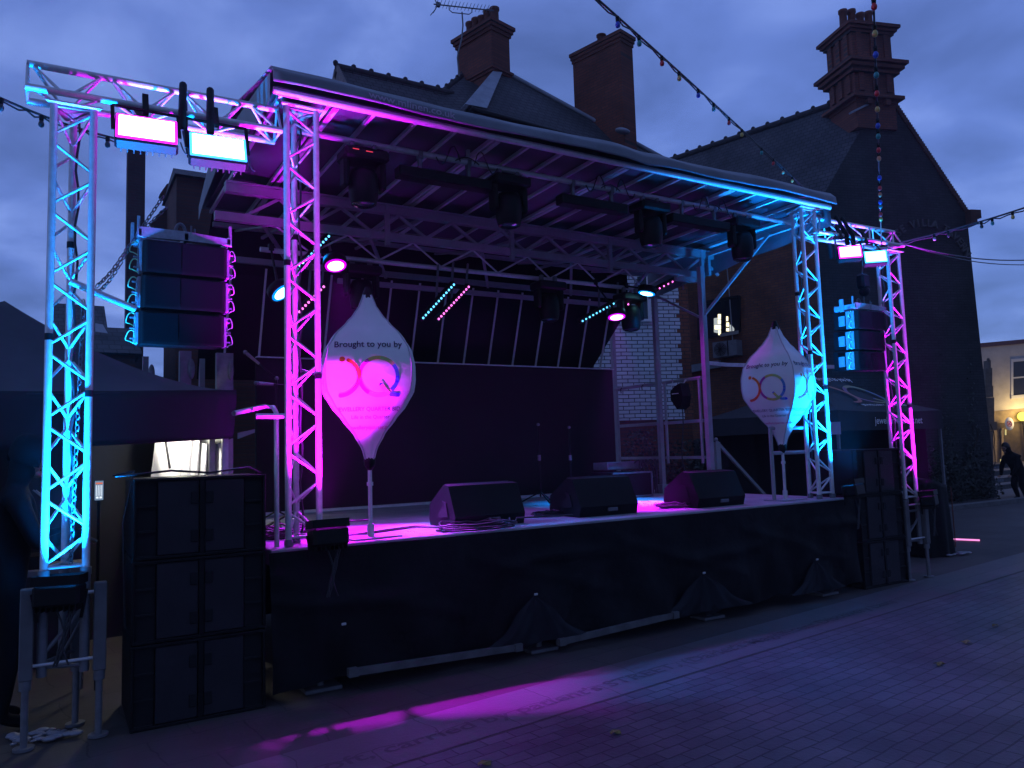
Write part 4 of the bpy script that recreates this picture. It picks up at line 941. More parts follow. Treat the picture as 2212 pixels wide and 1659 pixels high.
# ---- the gabled tavern
TE = az(108); TD_ = az(-14); TK = at(2153, 1075, Z=0)
TAp = on_wall(1911, 195, TK, TE); TEv = on_wall(2088, 460, TK, TE)
half = abs((TEv - TAp).dot(TE)); TL = TAp - TE * half; TL.z = TEv.z
hw_r = TEv.copy(); hw_r.z = 0
TV = thing('gabled_tavern', 'dark gabled tavern with tall corbelled chimney and raised lettering', 'building', (TAp.x, TAp.y, 0))
tn = Vector((-TE.y, TE.x, 0)); tn = tn if tn.y > 0 else -tn
tav_wall = pattern_mat('dark_painted_brick', (.040, .041, .040), (.028, .029, .031), (.018, .018, .019), .225, .075, .009, TE, (0, 0, 1), rough=.8, bump=.7, noise=.5)
def flat(p, z): return Vector((p.x, p.y, z))
m = MB(); m.prism([flat(TK, 0), flat(TEv, TEv.z), TAp, TL, flat(TL, 0)], tn * .35); m.build('gable_wall', tav_wall, TV)
tb = bricks('tavern_brick', TD_, (.20, .075, .034), (.14, .052, .028), noise=.45)
m = MB(); s0_ = TL + TD_ * .02; s1_ = TL + TD_ * 19
wo = az(76) * .3
m.prism([flat(s0_, 0), flat(s1_, 0), flat(s1_, TL.z), flat(s0_, TL.z)], wo); m.build('side_wall', tb, TV)
m = MB(); e0 = TEv + TD_ * .3; m.prism([flat(e0, 0), flat(e0 + TD_ * 18, 0), flat(e0 + TD_ * 18, TL.z), flat(e0, TL.z)], -wo); m.build('side_wall', tb, TV)
tt = tiles('tavern_tiles', TD_, (0, 0, 1))
ov = (TL - TAp) * .06
m = MB(); sheet_prism(m, [TAp + Vector((0, 0, .06)), TAp + TD_ * 19 + Vector((0, 0, .06)), TL + ov + TD_ * 19, TL + ov], .1); m.build('roof', tt, TV)
m = MB(); ov2 = (TEv - TAp) * .0; sheet_prism(m, [TAp + tn * .36 + Vector((0, 0, -.1)), TAp + TD_ * 19, TEv + TD_ * 19, TEv + tn * .36 + Vector((0, 0, -.08))], .1); m.build('roof', tt, TV)
MB().path([TL + ov + TD_ * k_ * 2 + Vector((0, 0, -.06)) - az(76) * .08 for k_ in range(10)], .06).build('gutter', black, TV)
ridge_tiles(TAp + TD_ * 1.6 + Vector((0, 0, .1)), TAp + TD_ * 18.8 + Vector((0, 0, .1)), ridge_m, TV, .5, .12)
m = MB(); n_ = 52                                         # verge of cut bricks
for k in range(n_):
    p = TAp.lerp(TEv, (k + .5) / n_); m.box(p + tn * .12 + Vector((0, 0, .02)), (.15, .34, .085 if k % 2 else .075), Matrix.Rotation(math.radians(-18), 3, 'Z'))
m.build('verge_bricks', bricks('verge_brick', TE, (.13, .06, .04), (.09, .04, .03)), TV)
m = MB(); m.box(TEv + TE * .12 + Vector((0, 0, -.08)), (.36, .42, .24), Matrix.Rotation(math.radians(-18), 3, 'Z')); m.box(TEv + TE * .05 + Vector((0, 0, -.28)), (.22, .40, .18), Matrix.Rotation(math.radians(-18), 3, 'Z')); m.build('kneeler', hbs, TV)
m = MB(); p0_ = on_wall(1868, 245, TK, TE); m.bar(on_wall(1833, 262, TK, TE) - tn * .1 + Vector((0, 0, .2)), on_wall(1872, 243, TK, TE) - tn * .1 + Vector((0, 0, .2)), .12, .05); m.build('chimney_flashing', lead, TV)
tcx = TAp + TD_ * .55 - TE * .12
zt = at(1880, 62, X=tcx.x).z
tc_b = bricks('tavern_stack_brick', TE, (.20, .065, .042), (.15, .050, .036))
R_ = -18
o = chimney(TV, (tcx.x, tcx.y, 0), 1.30, 1.15, 10.6, zt, 18, 4, tc_b, flare=.20, bands=(.28,), hp=.75)
m = MB(); Rm = Matrix.Rotation(math.radians(-18), 3, 'Z'); hgt = zt - 10.6
for f, zz in ((.30, .62), (.22, .58), (.12, .54), (.18, .29)): m.box((tcx.x, tcx.y, 10.6 + hgt * zz), (1.30 + 2 * f, 1.15 + 2 * f, .10), Rm)
m.build('cornice', tc_b, o)
m = MB()
for s in (-.45, 0, .45): m.box(Vector((tcx.x, tcx.y, 10.6 + hgt * .66)) + Rm @ Vector((s, -.60, 0)), (.16, .07, hgt * .62), Rm); m.box(Vector((tcx.x, tcx.y, 10.6 + hgt * .66)) + Rm @ Vector((-.68, s * .8, 0)), (.07, .16, hgt * .62), Rm)
for s in (-.3, .3): m.box(Vector((tcx.x, tcx.y, 10.6 + hgt * .24)) + Rm @ Vector((s, -.66, 0)), (.16, .12, .16), Rm)
m.build('pilaster', tc_b, o)
# raised lettering on an arc
def tw(p): q = on_wall(*p, TK, TE); return ((q - TK).dot(TE), q.z)
pA, pB, pC = tw((1934, 516)), tw((1993, 488)), tw((2082, 548))
def circ(a, b, c):
    D = 2 * (a[0] * (b[1] - c[1]) + b[0] * (c[1] - a[1]) + c[0] * (a[1] - b[1]))
    ux = ((a[0]**2 + a[1]**2) * (b[1] - c[1]) + (b[0]**2 + b[1]**2) * (c[1] - a[1]) + (c[0]**2 + c[1]**2) * (a[1] - b[1])) / D
    uy = ((a[0]**2 + a[1]**2) * (c[0] - b[0]) + (b[0]**2 + b[1]**2) * (a[0] - c[0]) + (c[0]**2 + c[1]**2) * (b[0] - a[0])) / D
    return ux, uy, math.hypot(a[0] - ux, a[1] - uy)
ux, uz, ur = circ(pA, pB, pC); words = 'ROSE VILLA TAVERN'
a0_ = math.atan2(pA[1] - uz, pA[0] - ux) + .14; a1_ = math.atan2(pC[1] - uz, pC[0] - ux)
m = MB()
for k, ch in enumerate(words):
    if ch == ' ': continue
    a = a0_ + (a1_ - a0_) * k / (len(words) - 1); V, Fc = text_geo(ch, .30, 'CENTER', .03); rr = ur - .02
    def lp(v, off):
        x = v[0]; y = v[1]; s = ux + (rr + y) * math.cos(a) + x * math.sin(a); z = uz + (rr + y) * math.sin(a) - x * math.cos(a)
        q = TK + TE * s - tn * off; return Vector((q.x, q.y, z))
    m.add([lp(v, .06) for v in V], Fc)
    n0 = len(V)
    ec = {}
    for f in Fc:
        for i in range(len(f)): e = (f[i], f[(i + 1) % len(f)]); kx = tuple(sorted(e)); ec[kx] = ec.get(kx, 0) + 1
    m.add([lp(v, .06) for v in V] + [lp(v, -.0) for v in V], [(a_, b_, b_ + n0, a_ + n0) for (a_, b_), c_ in ec.items() if c_ == 1])
m.build('raised_lettering', mat('letter_stone', (.085, .082, .08), .8, noise=.3), TV, False)
# side wall window, air conditioner, pipes
SW = lambda x, y: on_wall(x, y, TL, TD_)
def swp(x, y, off=.0): q = SW(x, y); return q - az(76) * off
m = MB(); m.prism([swp(1512, 735, .02), swp(1512, 655, .02), swp(1598, 640, .02), swp(1598, 718, .02)], -az(76) * .02); wo_ = m.build('window', glass_dark, TV)
m = MB()
for a, b in (((1512, 735), (1512, 655)), ((1598, 718), (1598, 640)), ((1563, 728), (1563, 645)), ((1512, 656), (1598, 641))): m.bar(swp(*a, .05), swp(*b, .05), .09, .06, az(76))
m.build('window_frame', black, wo_)
m = MB(); m.bar(swp(1560, 725, .10), swp(1599, 718, .10), .10, .05, az(76)); m.build('sill', mat('sill_stone', (.30, .27, .22), .7), wo_)
lit = emit('lit_room', (1., .86, .52), 2.2, False); litw = emit('lit_room_white', (.55, .60, .62), .8, False)
m = MB(); m.prism([swp(1544, 718, .048), swp(1544, 688, .048), swp(1560, 685, .048), swp(1560, 722, .048)], -az(76) * .004); m.build('lit_pane', litw, wo_)
for (xa, ya, xb, yb) in ((1553, 679, 1560, 689), (1553, 691, 1560, 700), (1546, 703, 1561, 712), (1554, 714, 1561, 724), (1571, 684, 1575, 694), (1571, 697, 1577, 706), (1571, 709, 1577, 716)):
    m = MB(); m.prism([swp(xa, yb, .058), swp(xa, ya, .058), swp(xb, ya, .058), swp(xb, yb, .058)], -az(76) * .004); m.build('lit_pane', lit, wo_)
m = MB(); m.prism([swp(1578, 716, .058), swp(1578, 702, .058), swp(1582, 702, .058), swp(1588, 710, .058), swp(1588, 715, .058)], -az(76) * .004); m.build('lit_pane', litw, wo_)
AC = thing('air_conditioner', 'air conditioning unit on the brick side wall, above the stage railing', 'air conditioner', SW(1580, 755))
a = swp(1554, 775, .02); b = swp(1605, 768, .02); zt_ = SW(1554, 742).z
m = MB(); m.prism([a, b, flat(b, zt_), flat(a, zt_)], -az(76) * .34); m.build('case', mat('ac_paint', (.20, .20, .21), .6, noise=.15), AC)
cc = a.lerp(flat(b, zt_), .5) - az(76) * .345; cc = a.lerp(b, .33); cc.z = (a.z + zt_) / 2; cc -= az(76) * .345
Rf = (-az(76)).to_track_quat('Z', 'Y').to_matrix(); hh = (zt_ - a.z) * .42
m = MB()
for q in range(5): m.path([cc + Rf @ Vector((hh * (q + 1) / 5 * math.cos(w), hh * (q + 1) / 5 * math.sin(w), .01)) for w in [2 * pi * i / 24 for i in range(24)]], .006, closed=True)
for q in range(8): m.tube(cc + Rf @ Vector((0, 0, .012)), cc + Rf @ Vector((hh * math.cos(q * pi / 4), hh * math.sin(q * pi / 4), .012)), .006)
m.build('fan_grille', black, AC)
m = MB(); m.prism([a.lerp(b, .62) - az(76) * .342, a.lerp(b, .66) - az(76) * .342, flat(a.lerp(b, .66), zt_) - az(76) * .342, flat(a.lerp(b, .62), zt_) - az(76) * .342], -az(76) * .006); m.build('panel_joint', black, AC)
m = MB(); m.path([swp(1571, 560, .06), swp(1578, 640, .06), swp(1585, 738, .06)], .018); tag(m.build('conduit', mat('conduit_paint', (.3, .3, .3), .6)), 'thin pale pipe running down the tavern side wall to the air conditioner', 'pipe')
m = MB(); m.bar(swp(1480, 800, .12), swp(1560, 786, .12), .10, .22, (0, 0, 1)); tag(m.build('duct', mat('duct_paint', (.20, .23, .26), .6, noise=.2)), 'grey boxed duct on the tavern side wall behind the corner post', 'duct')

# ---- white building across the street, far right
FE = az(124); FK = at(2150, 1060, Y=28.); FK.z = 0
FB = thing('white_corner_building', 'pale rendered corner building with lit shop front at the far right edge', 'building', FK)
fn_ = Vector((-FE.y, FE.x, 0)); fn_ = fn_ if fn_.y > 0 else -fn_
FWp = lambda x, y, o=0.: on_wall(x, y, FK, FE) - fn_ * o
render_m = mat('pale_render', (.52, .47, .40), .85, noise=.15, nscale=1.2)
stone = mat('shop_stone', (.30, .22, .12), .8, noise=.35, nscale=2)
def fr(m, x0, y0, x1, y1, o=0., t=.3, sl=-.09): m.prism([FWp(x0, y1, o), FWp(x1, y1 + sl * (x1 - x0), o), FWp(x1, y0 + sl * (x1 - x0), o), FWp(x0, y0, o)], fn_ * t); return m
fr(MB(), 2095, 752, 2290, 893, 0, 3.).build('upper_wall', render_m, FB)
fr(MB(), 2090, 744, 2292, 753, .10, 3.).build('parapet_coping', mat('red_coping', (.12, .05, .05), .8), FB)
fr(MB(), 2095, 893, 2290, 920, .06, 3.).build('fascia', stone, FB)
fr(MB(), 2095, 920, 2290, 1085, 0, 3.).build('shop_wall', mat('shop_wall_stone', (.085, .06, .035), .8, noise=.4, nscale=3), FB)
w_ = MB(); fr(w_, 2188, 782, 2240, 854, .02, .04); w_ = w_.build('window', glass_dark, FB)
m = MB(); fr(m, 2183, 776, 2188, 856, .06, .08); fr(m, 2188, 815, 2240, 818, .05, .06); fr(m, 2183, 855, 2245, 862, .1, .1); fr(m, 2188, 776, 2240, 782, .06, .08); m.build('window_frame', mat('frame_white', (.55, .55, .55), .6), w_)
m = MB(); fr(m, 2124, 905, 2131, 1078, .12, .2); fr(m, 2143, 930, 2152, 1078, .12, .2); fr(m, 2162, 925, 2166, 1078, .10, .2); m.build('shop_pilaster', mat('pilaster_stone', (.42, .30, .15), .7, noise=.2), FB)
m = MB(); fr(m, 2122, 925, 2142, 995, .10, .15); m.build('shop_panel', stone, FB)
lamp_w = emit('shop_glow', (.75, .62, .25), .9, False)
for (x0, y0, x1, y1) in ((2160, 992, 2164, 998), (2166, 991, 2171, 998), (2174, 989, 2183, 994), (2180, 980, 2184, 990), (2162, 930, 2165, 941), (2170, 928, 2173, 940)):
    fr(MB(), x0, y0, x1, y1, .06, .03).build('lit_sign_letter', lamp_w, FB)
fr(MB(), 2130, 1000, 2160, 1070, .04, .03).build('door_glass', emit('shop_inside', (.42, .30, .12), .30, False), FB)
for q, (x, y) in enumerate(((2112, 765),)):
    pass
# ornate gate pier in front of it
PR = thing('ornate_pier', 'weathered stone pier with a finial beside the lit shop', 'pier', FWp(2120, 1060, 1.))
m = MB()
for (x0, y0, x1, y1) in ((2110, 862, 2126, 915), (2104, 838, 2124, 862), (2108, 800, 2122, 838), (2112, 783, 2119, 800), (2100, 915, 2132, 932), (2106, 932, 2124, 1060)): fr(m, x0, y0, x1, y1, 1.2, .5)
p = FWp(2117, 780, 1.); m.sphere(p, .10); m.build('pier_stone', mat('pier_stone', (.10, .08, .055), .85, noise=.4, nscale=4), PR)
p = FWp(2172, 916, .5)
SG = thing('round_sign', 'round white hanging sign with a red cross mark by the shop', 'sign', p)
Rs = (-fn_ + Vector((-.6, 0, 0))).normalized().to_track_quat('Z', 'Y').to_matrix()
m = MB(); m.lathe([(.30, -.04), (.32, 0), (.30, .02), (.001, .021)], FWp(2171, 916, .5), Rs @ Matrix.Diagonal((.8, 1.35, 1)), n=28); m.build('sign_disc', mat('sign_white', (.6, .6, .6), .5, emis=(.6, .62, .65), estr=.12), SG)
pc = FWp(2171, 916, .5) + Rs @ Vector((0, 0, .03)); sr = mat('sign_red', (.35, .03, .03), .5)
m = MB()
for s in (-1, 1): m.bar(pc + Rs @ Vector((-.10 * s, -.12, 0)), pc + Rs @ Vector((.10 * s, .12, 0)), .05, .01, -fn_)
m.path([pc + Rs @ Vector((.14 * math.cos(q), .19 * math.sin(q), 0)) for q in [2 * pi * i / 20 for i in range(20)]], .02, closed=True); m.build('sign_mark', sr, SG)
m = MB(); m.tube(FWp(2171, 916, .45), FWp(2182, 914, .02), .02); m.build('sign_arm', black, SG)
p = FWp(2203, 900, .3)
GL = thing('globe_lamp', 'glowing yellow globe lamp at the far right edge', 'lamp', p)
m = MB(); m.sphere(p, .30, n=20); m.build('globe', emit('globe_yellow', (1., .82, .10), 2.6, False), GL)
m = MB(); m.tube(p + Vector((0, 0, -.3)), flat(p, 0), .05); m.build('post', black, GL)
pl = bpy.data.lights.new('lamp', 'POINT'); pl.energy = 260; pl.color = (1, .72, .30); pl.shadow_soft_size = .35
po = bpy.data.objects.new('lamp', pl); COL.objects.link(po); po.location = p + Vector((-1.0, -1.6, .3)) * .5; po.parent = GL; po.matrix_parent_inverse = WM[GL.name].inverted()

# ---- low distance
TC_ = thing('factory_chimney', 'tall square brick chimney behind the far left floodlight', 'chimney', at(288, 700, Y=22))
a = at(270, 790, Y=22); b = at(309, 790, Y=22); zt2 = at(288, 250, Y=22).z
m = MB(); m.box(((a.x + b.x) / 2, 22.2, zt2 / 2), (b.x - a.x, .45, zt2)); m.build('shaft', bricks('factory_brick', az(90), (.075, .03, .03), (.06, .026, .028)), TC_)
m = MB(); m.box(((a.x + b.x) / 2, 22.2, zt2 + .06), (b.x - a.x + .12, .57, .12)); m.build('cap', hb, TC_)
def low_house(x0, x1, yridge, yeave, Y, lab, hip=0.):
    a = at(x0, yridge, Y=Y + 2); b = at(x1, yridge + .19 * (x1 - x0), Y=Y + 2); e = at(x0, yeave, Y=Y); z1, z2 = a.z, max(.5, e.z)
    t = thing('terraced_house', lab, 'house', ((a.x + b.x) / 2, Y + 2, 0), 'low houses beyond the marquee')
    m = MB(); m.box(((a.x + b.x) / 2, Y + 2, z2 / 2), (b.x - a.x, 3.8, z2)); m.build('wall', hb, t)
    m = MB(); m.prism([(a.x - .1, Y - .1, z2), (a.x - .1, Y + 2, z1), (a.x - .1, Y + 4.1, z2)], (b.x - a.x + .2, 0, 0)); m.build('roof', ht, t); return t
low_house(120, 215, 655, 720, 19, 'dark stepped roof behind the far left tower')
th = low_house(150, 275, 703, 760, 15, 'low roof with a pale rooflight, left of the tall chimney')
m = MB(); m.prism([at(206, 698, Y=16.3), at(222, 701, Y=16.3), at(233, 720, Y=15.9), at(206, 716, Y=15.9)], (0, .05, 0)); m.build('rooflight', lead, th)

# ---- marquee on the left
MQ = thing('marquee', 'dark blue marquee with a curved roof behind the far left tower', 'marquee', (-.4, 8.3, 0))
mx0, mx1, my0, my1, mze = -3.2, 1.30, 6.85, 8.9, 2.34
apx = at(10, 650, Y=7.9)
cxm, cym, zap = apx.x, 7.9, apx.z
def mroof(u, v):                                          # v 0 at the eaves, 1 at the peak
    per = [(mx0, my0), (mx1, my0), (mx1, my1), (mx0, my1), (mx0, my0)]
    q = u * 4; i = min(int(q), 3); f = q - i; x = per[i][0] * (1 - f) + per[i + 1][0] * f; y = per[i][1] * (1 - f) + per[i + 1][1] * f
    w = .9 * v ** 1.0; z = mze + (zap - mze) * (v ** 1.55) - .05 * math.sin(pi * f) * (1 - v)
    return Vector((x + (cxm - x) * w / .9, y + (cym - y) * w / .9, z))
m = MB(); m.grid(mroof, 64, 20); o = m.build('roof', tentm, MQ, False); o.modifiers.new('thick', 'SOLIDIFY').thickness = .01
def mval(u, v):
    per = [(mx0, my0), (mx1, my0), (mx1, my1), (mx0, my1)]
    q = u * 3; i = min(int(q), 2); f = q - i; x = per[i][0] * (1 - f) + per[i + 1][0] * f; y = per[i][1] * (1 - f) + per[i + 1][1] * f
    return Vector((x + .02 * math.sin(q * 14 + v * 2), y + .02 * math.cos(q * 17), mze + .0 - .40 * v - .05 * math.sin(pi * f) + .02 * math.sin(v * 9 + q * 3)))
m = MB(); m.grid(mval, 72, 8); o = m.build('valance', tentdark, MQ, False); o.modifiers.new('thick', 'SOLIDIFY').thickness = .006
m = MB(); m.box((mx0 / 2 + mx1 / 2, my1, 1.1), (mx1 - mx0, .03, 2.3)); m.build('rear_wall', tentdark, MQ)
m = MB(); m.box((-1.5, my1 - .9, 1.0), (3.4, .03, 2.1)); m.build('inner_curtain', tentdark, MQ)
m = MB(); m.box((mx1 - .05, 7.6, 1.0), (.05, .05, 2.0)); m.box((mx1 - .05, my0 + .1, 1.1), (.05, .05, 2.2)); m.build('leg', alu, MQ)
m = MB(); a = at(488, 938, Y=7.2); m.box((a.x + .04, 7.3, 1.45), (.07, .05, 1.4)); m.build('leg', cream, MQ)
# white sheet, brightened by an added point light; strip lamp at the edge
SH = thing('white_sheet', 'brightly lit white sheet hanging in folds inside the marquee', 'sheet', (1.2, 9.3, 1.2))
sa_ = at(338, 933, Y=8.6); sb_ = at(487, 935, Y=8.6); sc_ = at(318, 1015, Y=8.6)
def sheetf(u, v):
    x = sa_.x + (sb_.x - sa_.x) * u - .12 * (1 - u) * v; k = max(0, u - .35)
    return Vector((x, 8.6 + .22 * k * math.sin(u * 60 + v * 7 * (1 - u)) + .03 * math.sin(u * 130 - v * 3) * k, sa_.z + .02 - (sa_.z - .9) * v))
m = MB(); m.grid(sheetf, 150, 20); o = m.build('sheet_cloth', white_fab, SH, False); o.modifiers.new('thick', 'SOLIDIFY').thickness = .004
m = MB(); m.tube(at(355, 933, Y=8.45), at(367, 1012, Y=8.45), .012); m.build('cord', rubber, SH)
m = MB(); m.box(at(462, 923, Y=7.0), (.20, .012, .12)); tag(m.build('notice', mat('purple_card', (.10, .06, .11), .7)), 'small dull card fixed on the marquee valance', 'notice')
p = at(213, 948, Y=7.0); SL = thing('strip_lamp', 'bright white strip lamp under the marquee edge', 'lamp', p, None)
m = MB(); m.box(p, (.20, .10, .045), bev=.018); m.build('diffuser', emit('strip_white', (1, .98, .85), 6), SL)
m = MB(); m.box(p + Vector((0, 0, .04)), (.24, .12, .03), bev=.006); m.build('housing', black, SL)
for nm, q, e_w, cl in (('lamp', (sa_.x + .22, 8.25, sa_.z - .02), 26, (1, .97, .82)),):  # unseen point light added behind the valance to whiten the sheet
    pl = bpy.data.lights.new(nm, 'POINT'); pl.energy = e_w; pl.color = cl; pl.shadow_soft_size = .05
    po = bpy.data.objects.new(nm, pl); COL.objects.link(po); po.location = q; po.parent = SL; po.matrix_parent_inverse = WM[SL.name].inverted()
# mixing position: tablet, desk, cables
TB_ = thing('tablet', 'tablet with glowing sliders on a stand, left of the sub stack', 'tablet', at(213, 1060, Y=6.9))
a = at(205, 1039, Y=6.9); b = at(223, 1080, Y=6.9)
m = MB(); m.box(((a.x + b.x) / 2, 6.91, (a.z + b.z) / 2), (b.x - a.x + .012, .012, a.z - b.z + .016), bev=.003); m.build('case', black, TB_)
m = MB(); m.box(((a.x + b.x) / 2, 6.899, (a.z + b.z) / 2), (b.x - a.x, .003, a.z - b.z)); m.build('screen', emit('tablet_glow', (.16, .24, .36), 1, False), TB_)
m = MB()
for q in range(4): m.box((a.x + (b.x - a.x) * (.18 + .21 * q), 6.896, (a.z + b.z) / 2), (.005, .003, (a.z - b.z) * .55))
for q in range(2): m.box((a.x + (b.x - a.x) * (.3 + .4 * q), 6.896, b.z + (a.z - b.z) * .14), ((b.x - a.x) * .3, .003, (a.z - b.z) * .10))
m.build('sliders', emit('tablet_white', (.8, .9, 1), 1.1, False), TB_)
m = MB(); m.box(((a.x + b.x) / 2, 6.896, a.z - .02), ((b.x - a.x) * .8, .003, .012)); m.build('header', emit('tablet_red', (.9, .2, .1), .8, False), TB_)
m = MB(); m.tube(((a.x + b.x) / 2, 6.93, b.z), ((a.x + b.x) / 2, 6.93, .0), .012); m.build('stand_pole', black, TB_)
DK = thing('folding_table', 'dark folding table with gear behind the far left tower', 'table', (-.2, 7.3, 0))
m = MB(); m.box((-.25, 7.3, .92), (1.0, .6, .04)); m.build('table_top', mat('table_edge', (.20, .19, .2), .6), DK)
for xx in (-.7, .2):
    m = MB(); m.tube((xx, 7.05, 0), (xx, 7.05, .9), .015); m.build('leg', steel, DK)
m = MB(); m.box((-.3, 7.3, .99), (.5, .35, .1), bev=.01); tag(m.build('mixer_box', black), 'small black mixer box on the folding table', 'mixer')
# cables over the left subs
m = MB(); tz = .547 * 2 + .545
m.path([Vector((.35, 5.85, tz + .02)), Vector((.5, 5.8, tz + .03)), Vector((.7, 5.9, tz + .045)), Vector((.95, 5.85, tz + .02)), Vector((1.25, 6.0, tz + .05)), Vector((1.36, 6.1, tz + .0))], .008)
m.path([Vector((.36, 6.3, tz + .02)), Vector((.47, 5.98, tz + .05)), Vector((.40, 5.88, tz - .3)), Vector((.41, 5.86, tz - .7)), Vector((.42, 5.86, tz - 1.0))], .007)
tag(m.build('loose_cable', rubber), 'loose cables lying over the left subwoofer stack', 'cable')
# crowd of gear behind tower
# ---- people
skin = mat('skin', (.30, .17, .12), .5); coat = mat('black_coat', (.007, .007, .009), .8, noise=.3, nscale=6, spec=.1); jeans = mat('dark_trousers', (.02, .022, .035), .8, noise=.2); hairm = mat('dark_hair', (.02, .014, .01), .6)
def person(name_label, base, yaw, lean, arms, hood=False, sc=1., crouch=0., grp=None, headturn=0., bulk=1.):
    root = thing('person', name_label, 'person', base, grp)
    V = []; E_ = []; Rr = []
    def v(p, r, par=None):
        V.append(Vector(p)); Rr.append(r)
        if par is not None: E_.append((par, len(V) - 1))
        return len(V) - 1
    hip = 0.93 - crouch; L_ = lean
    def sp(h, o=0.): return (math.sin(L_) * h + o, 0, hip + math.cos(L_) * h)
    pel = v((0, 0, hip), .135); wa = v(sp(.18), .125, pel); chs = v(sp(.38), .155, wa); nk0 = v(sp(.52), .09, chs); nk = v(sp(.60), .058, nk0)
    hd = Vector(sp(.72)) + Vector((.02, 0, 0)); h0 = v(hd + Vector((0, 0, -.02)), .085, nk); h1 = v(hd + Vector((.005, 0, .10)), .088, h0)
    for s in (-1, 1):
        hp = v((0, s * .10, hip - .08), .095, pel); kn = v((.03 + crouch * .6, s * .12, .50 - crouch * .4), .062, hp); an = v((-.02, s * .12, .09), .042, kn); v((.13, s * .13, .035), .036, an)
        sh = v(Vector(sp(.47)) + Vector((0, s * .19, 0)), .062, nk0); el = v(Vector(sp(.47)) + Vector(arms[0]) * 1 + Vector((0, s * .24, 0)), .048, sh); wr = v(Vector(sp(.47)) + Vector(arms[1]) + Vector((0, s * .16, 0)), .033, el)
        v(Vector(sp(.47)) + Vector(arms[1]) + Vector((.035, s * .155, -.02)), .032, wr)
    Rz = Matrix.Rotation(yaw, 4, 'Z'); T = Matrix.Translation(base) @ Rz @ Matrix.Scale(sc, 4)
    me = bpy.data.meshes.new('body'); me.from_pydata([T @ q for q in V], E_, []); me.materials.append(coat)
    o = bpy.data.objects.new('body', me); COL.objects.link(o); o.parent = root; o.matrix_parent_inverse = WM[root.name].inverted()
    sk = o.modifiers.new('skin', 'SKIN'); sk.use_smooth_shade = True
    for q, sv in enumerate(me.skin_vertices[0].data): sv.radius = (Rr[q] * sc * bulk,) * 2; sv.use_root = (q == 0)
    o.modifiers.new('sub', 'SUBSURF').levels = 2; o.modifiers['sub'].render_levels = 2
    m = MB(); hdw = T @ (hd + Vector((.035, 0, .045))); Rh = Rz.to_3x3() @ Matrix.Rotation(headturn, 3, 'Y')
    m.sphere(hdw, .092 * sc, (.95, .84, 1.25), 16, Rh)
    m.sphere(hdw + Rh @ Vector((.088, 0, -.01)) * sc, .020 * sc, (1, .8, 1.3), 8, Rh); m.sphere(hdw + Rh @ Vector((.06, 0, -.085)) * sc, .035 * sc, (1, 1.1, .8), 8, Rh)
    m.build('face', skin, root)
    m = MB()
    for s in (-1, 1): m.sphere(hdw + Rh @ Vector((.078, s * .032, .015)) * sc, .012 * sc, n=8)
    m.build('eyes', mat('eye_dark', (.02, .015, .012), .1), root)
    m = MB()
    for s in (-1, 1):
        wv = T @ (Vector(sp(.47)) + Vector(arms[1]) + Vector((.05, s * .155, -.03)))
        for f in range(4): m.tube(wv + Rz.to_3x3() @ Vector((0, (f - 1.5) * .02, 0)) * sc, wv + Rz.to_3x3() @ Vector((.06, (f - 1.5) * .022, -.035 - .006 * f)) * sc, .010 * sc, .008 * sc, 6)
        m.tube(wv, wv + Rz.to_3x3() @ Vector((.03, -s * .05, -.015)) * sc, .011 * sc, .009 * sc, 6)
    m.build('hands', skin, root)
    if hood:
        m = MB(); hc = hdw - Rh @ Vector((.03, 0, -.01)) * sc
        pts = []
        for i in range(11):
            th = pi * (i / 10)                             # from crown back to the nape
            pts.append(i)
        def hf(u, v_):
            a = -pi * .62 + 2 * pi * .62 * u; r = .135 * sc
            b = pi * .5 * (1 - v_) + .0
            return hc + Rh @ Vector((.075 * sc - .175 * sc * math.sin(pi * .5 * v_), 0, 0)) + Rh @ Vector((0, math.sin(a) * r * math.cos(pi * .5 * v_ ** 2 * .98), math.cos(a) * r * 1.16 * math.cos(pi * .5 * v_ ** 2 * .98)))
        m.grid(hf, 24, 12); ho = m.build('hood', coat, root, False); ho.modifiers.new('thick', 'SOLIDIFY').thickness = .012
        m = MB()
        for s in (-1, 1): m.path([T @ (Vector(sp(.56)) + Vector((.10, s * .05, .0))), T @ (Vector(sp(.50)) + Vector((.17, s * .05, 0))), T @ (Vector(sp(.32)) + Vector((.185, s * .05, 0)))], .006)
        m.build('drawstring', mat('cord_cream', (.5, .47, .38), .7), root)
    else:
        m = MB(); m.sphere(hdw + Rh @ Vector((-.03, 0, .035)) * sc, .105 * sc, (1, .9, 1.1), 14, Rh); m.build('hair', hairm, root)
    return root
pz = at(22, 1040, Y=6.35)
person('person in a black hooded jacket beyond the far left tower', (pz.x - .02, 6.35, 0), math.radians(10), .10, ((.10, 0, -.26), (.34, 0, -.20)), True, 1.06, headturn=.25, bulk=1.08)
pr = at(2185, 1085, Z=0)
person('person in dark clothes stooping at the far right edge of the photo', (pr.x + .75, pr.y + .1, 0), math.radians(165), .55, ((.10, 0, -.26), (.22, 0, -.46)), False, .98, .14, headturn=.35, bulk=1.32)

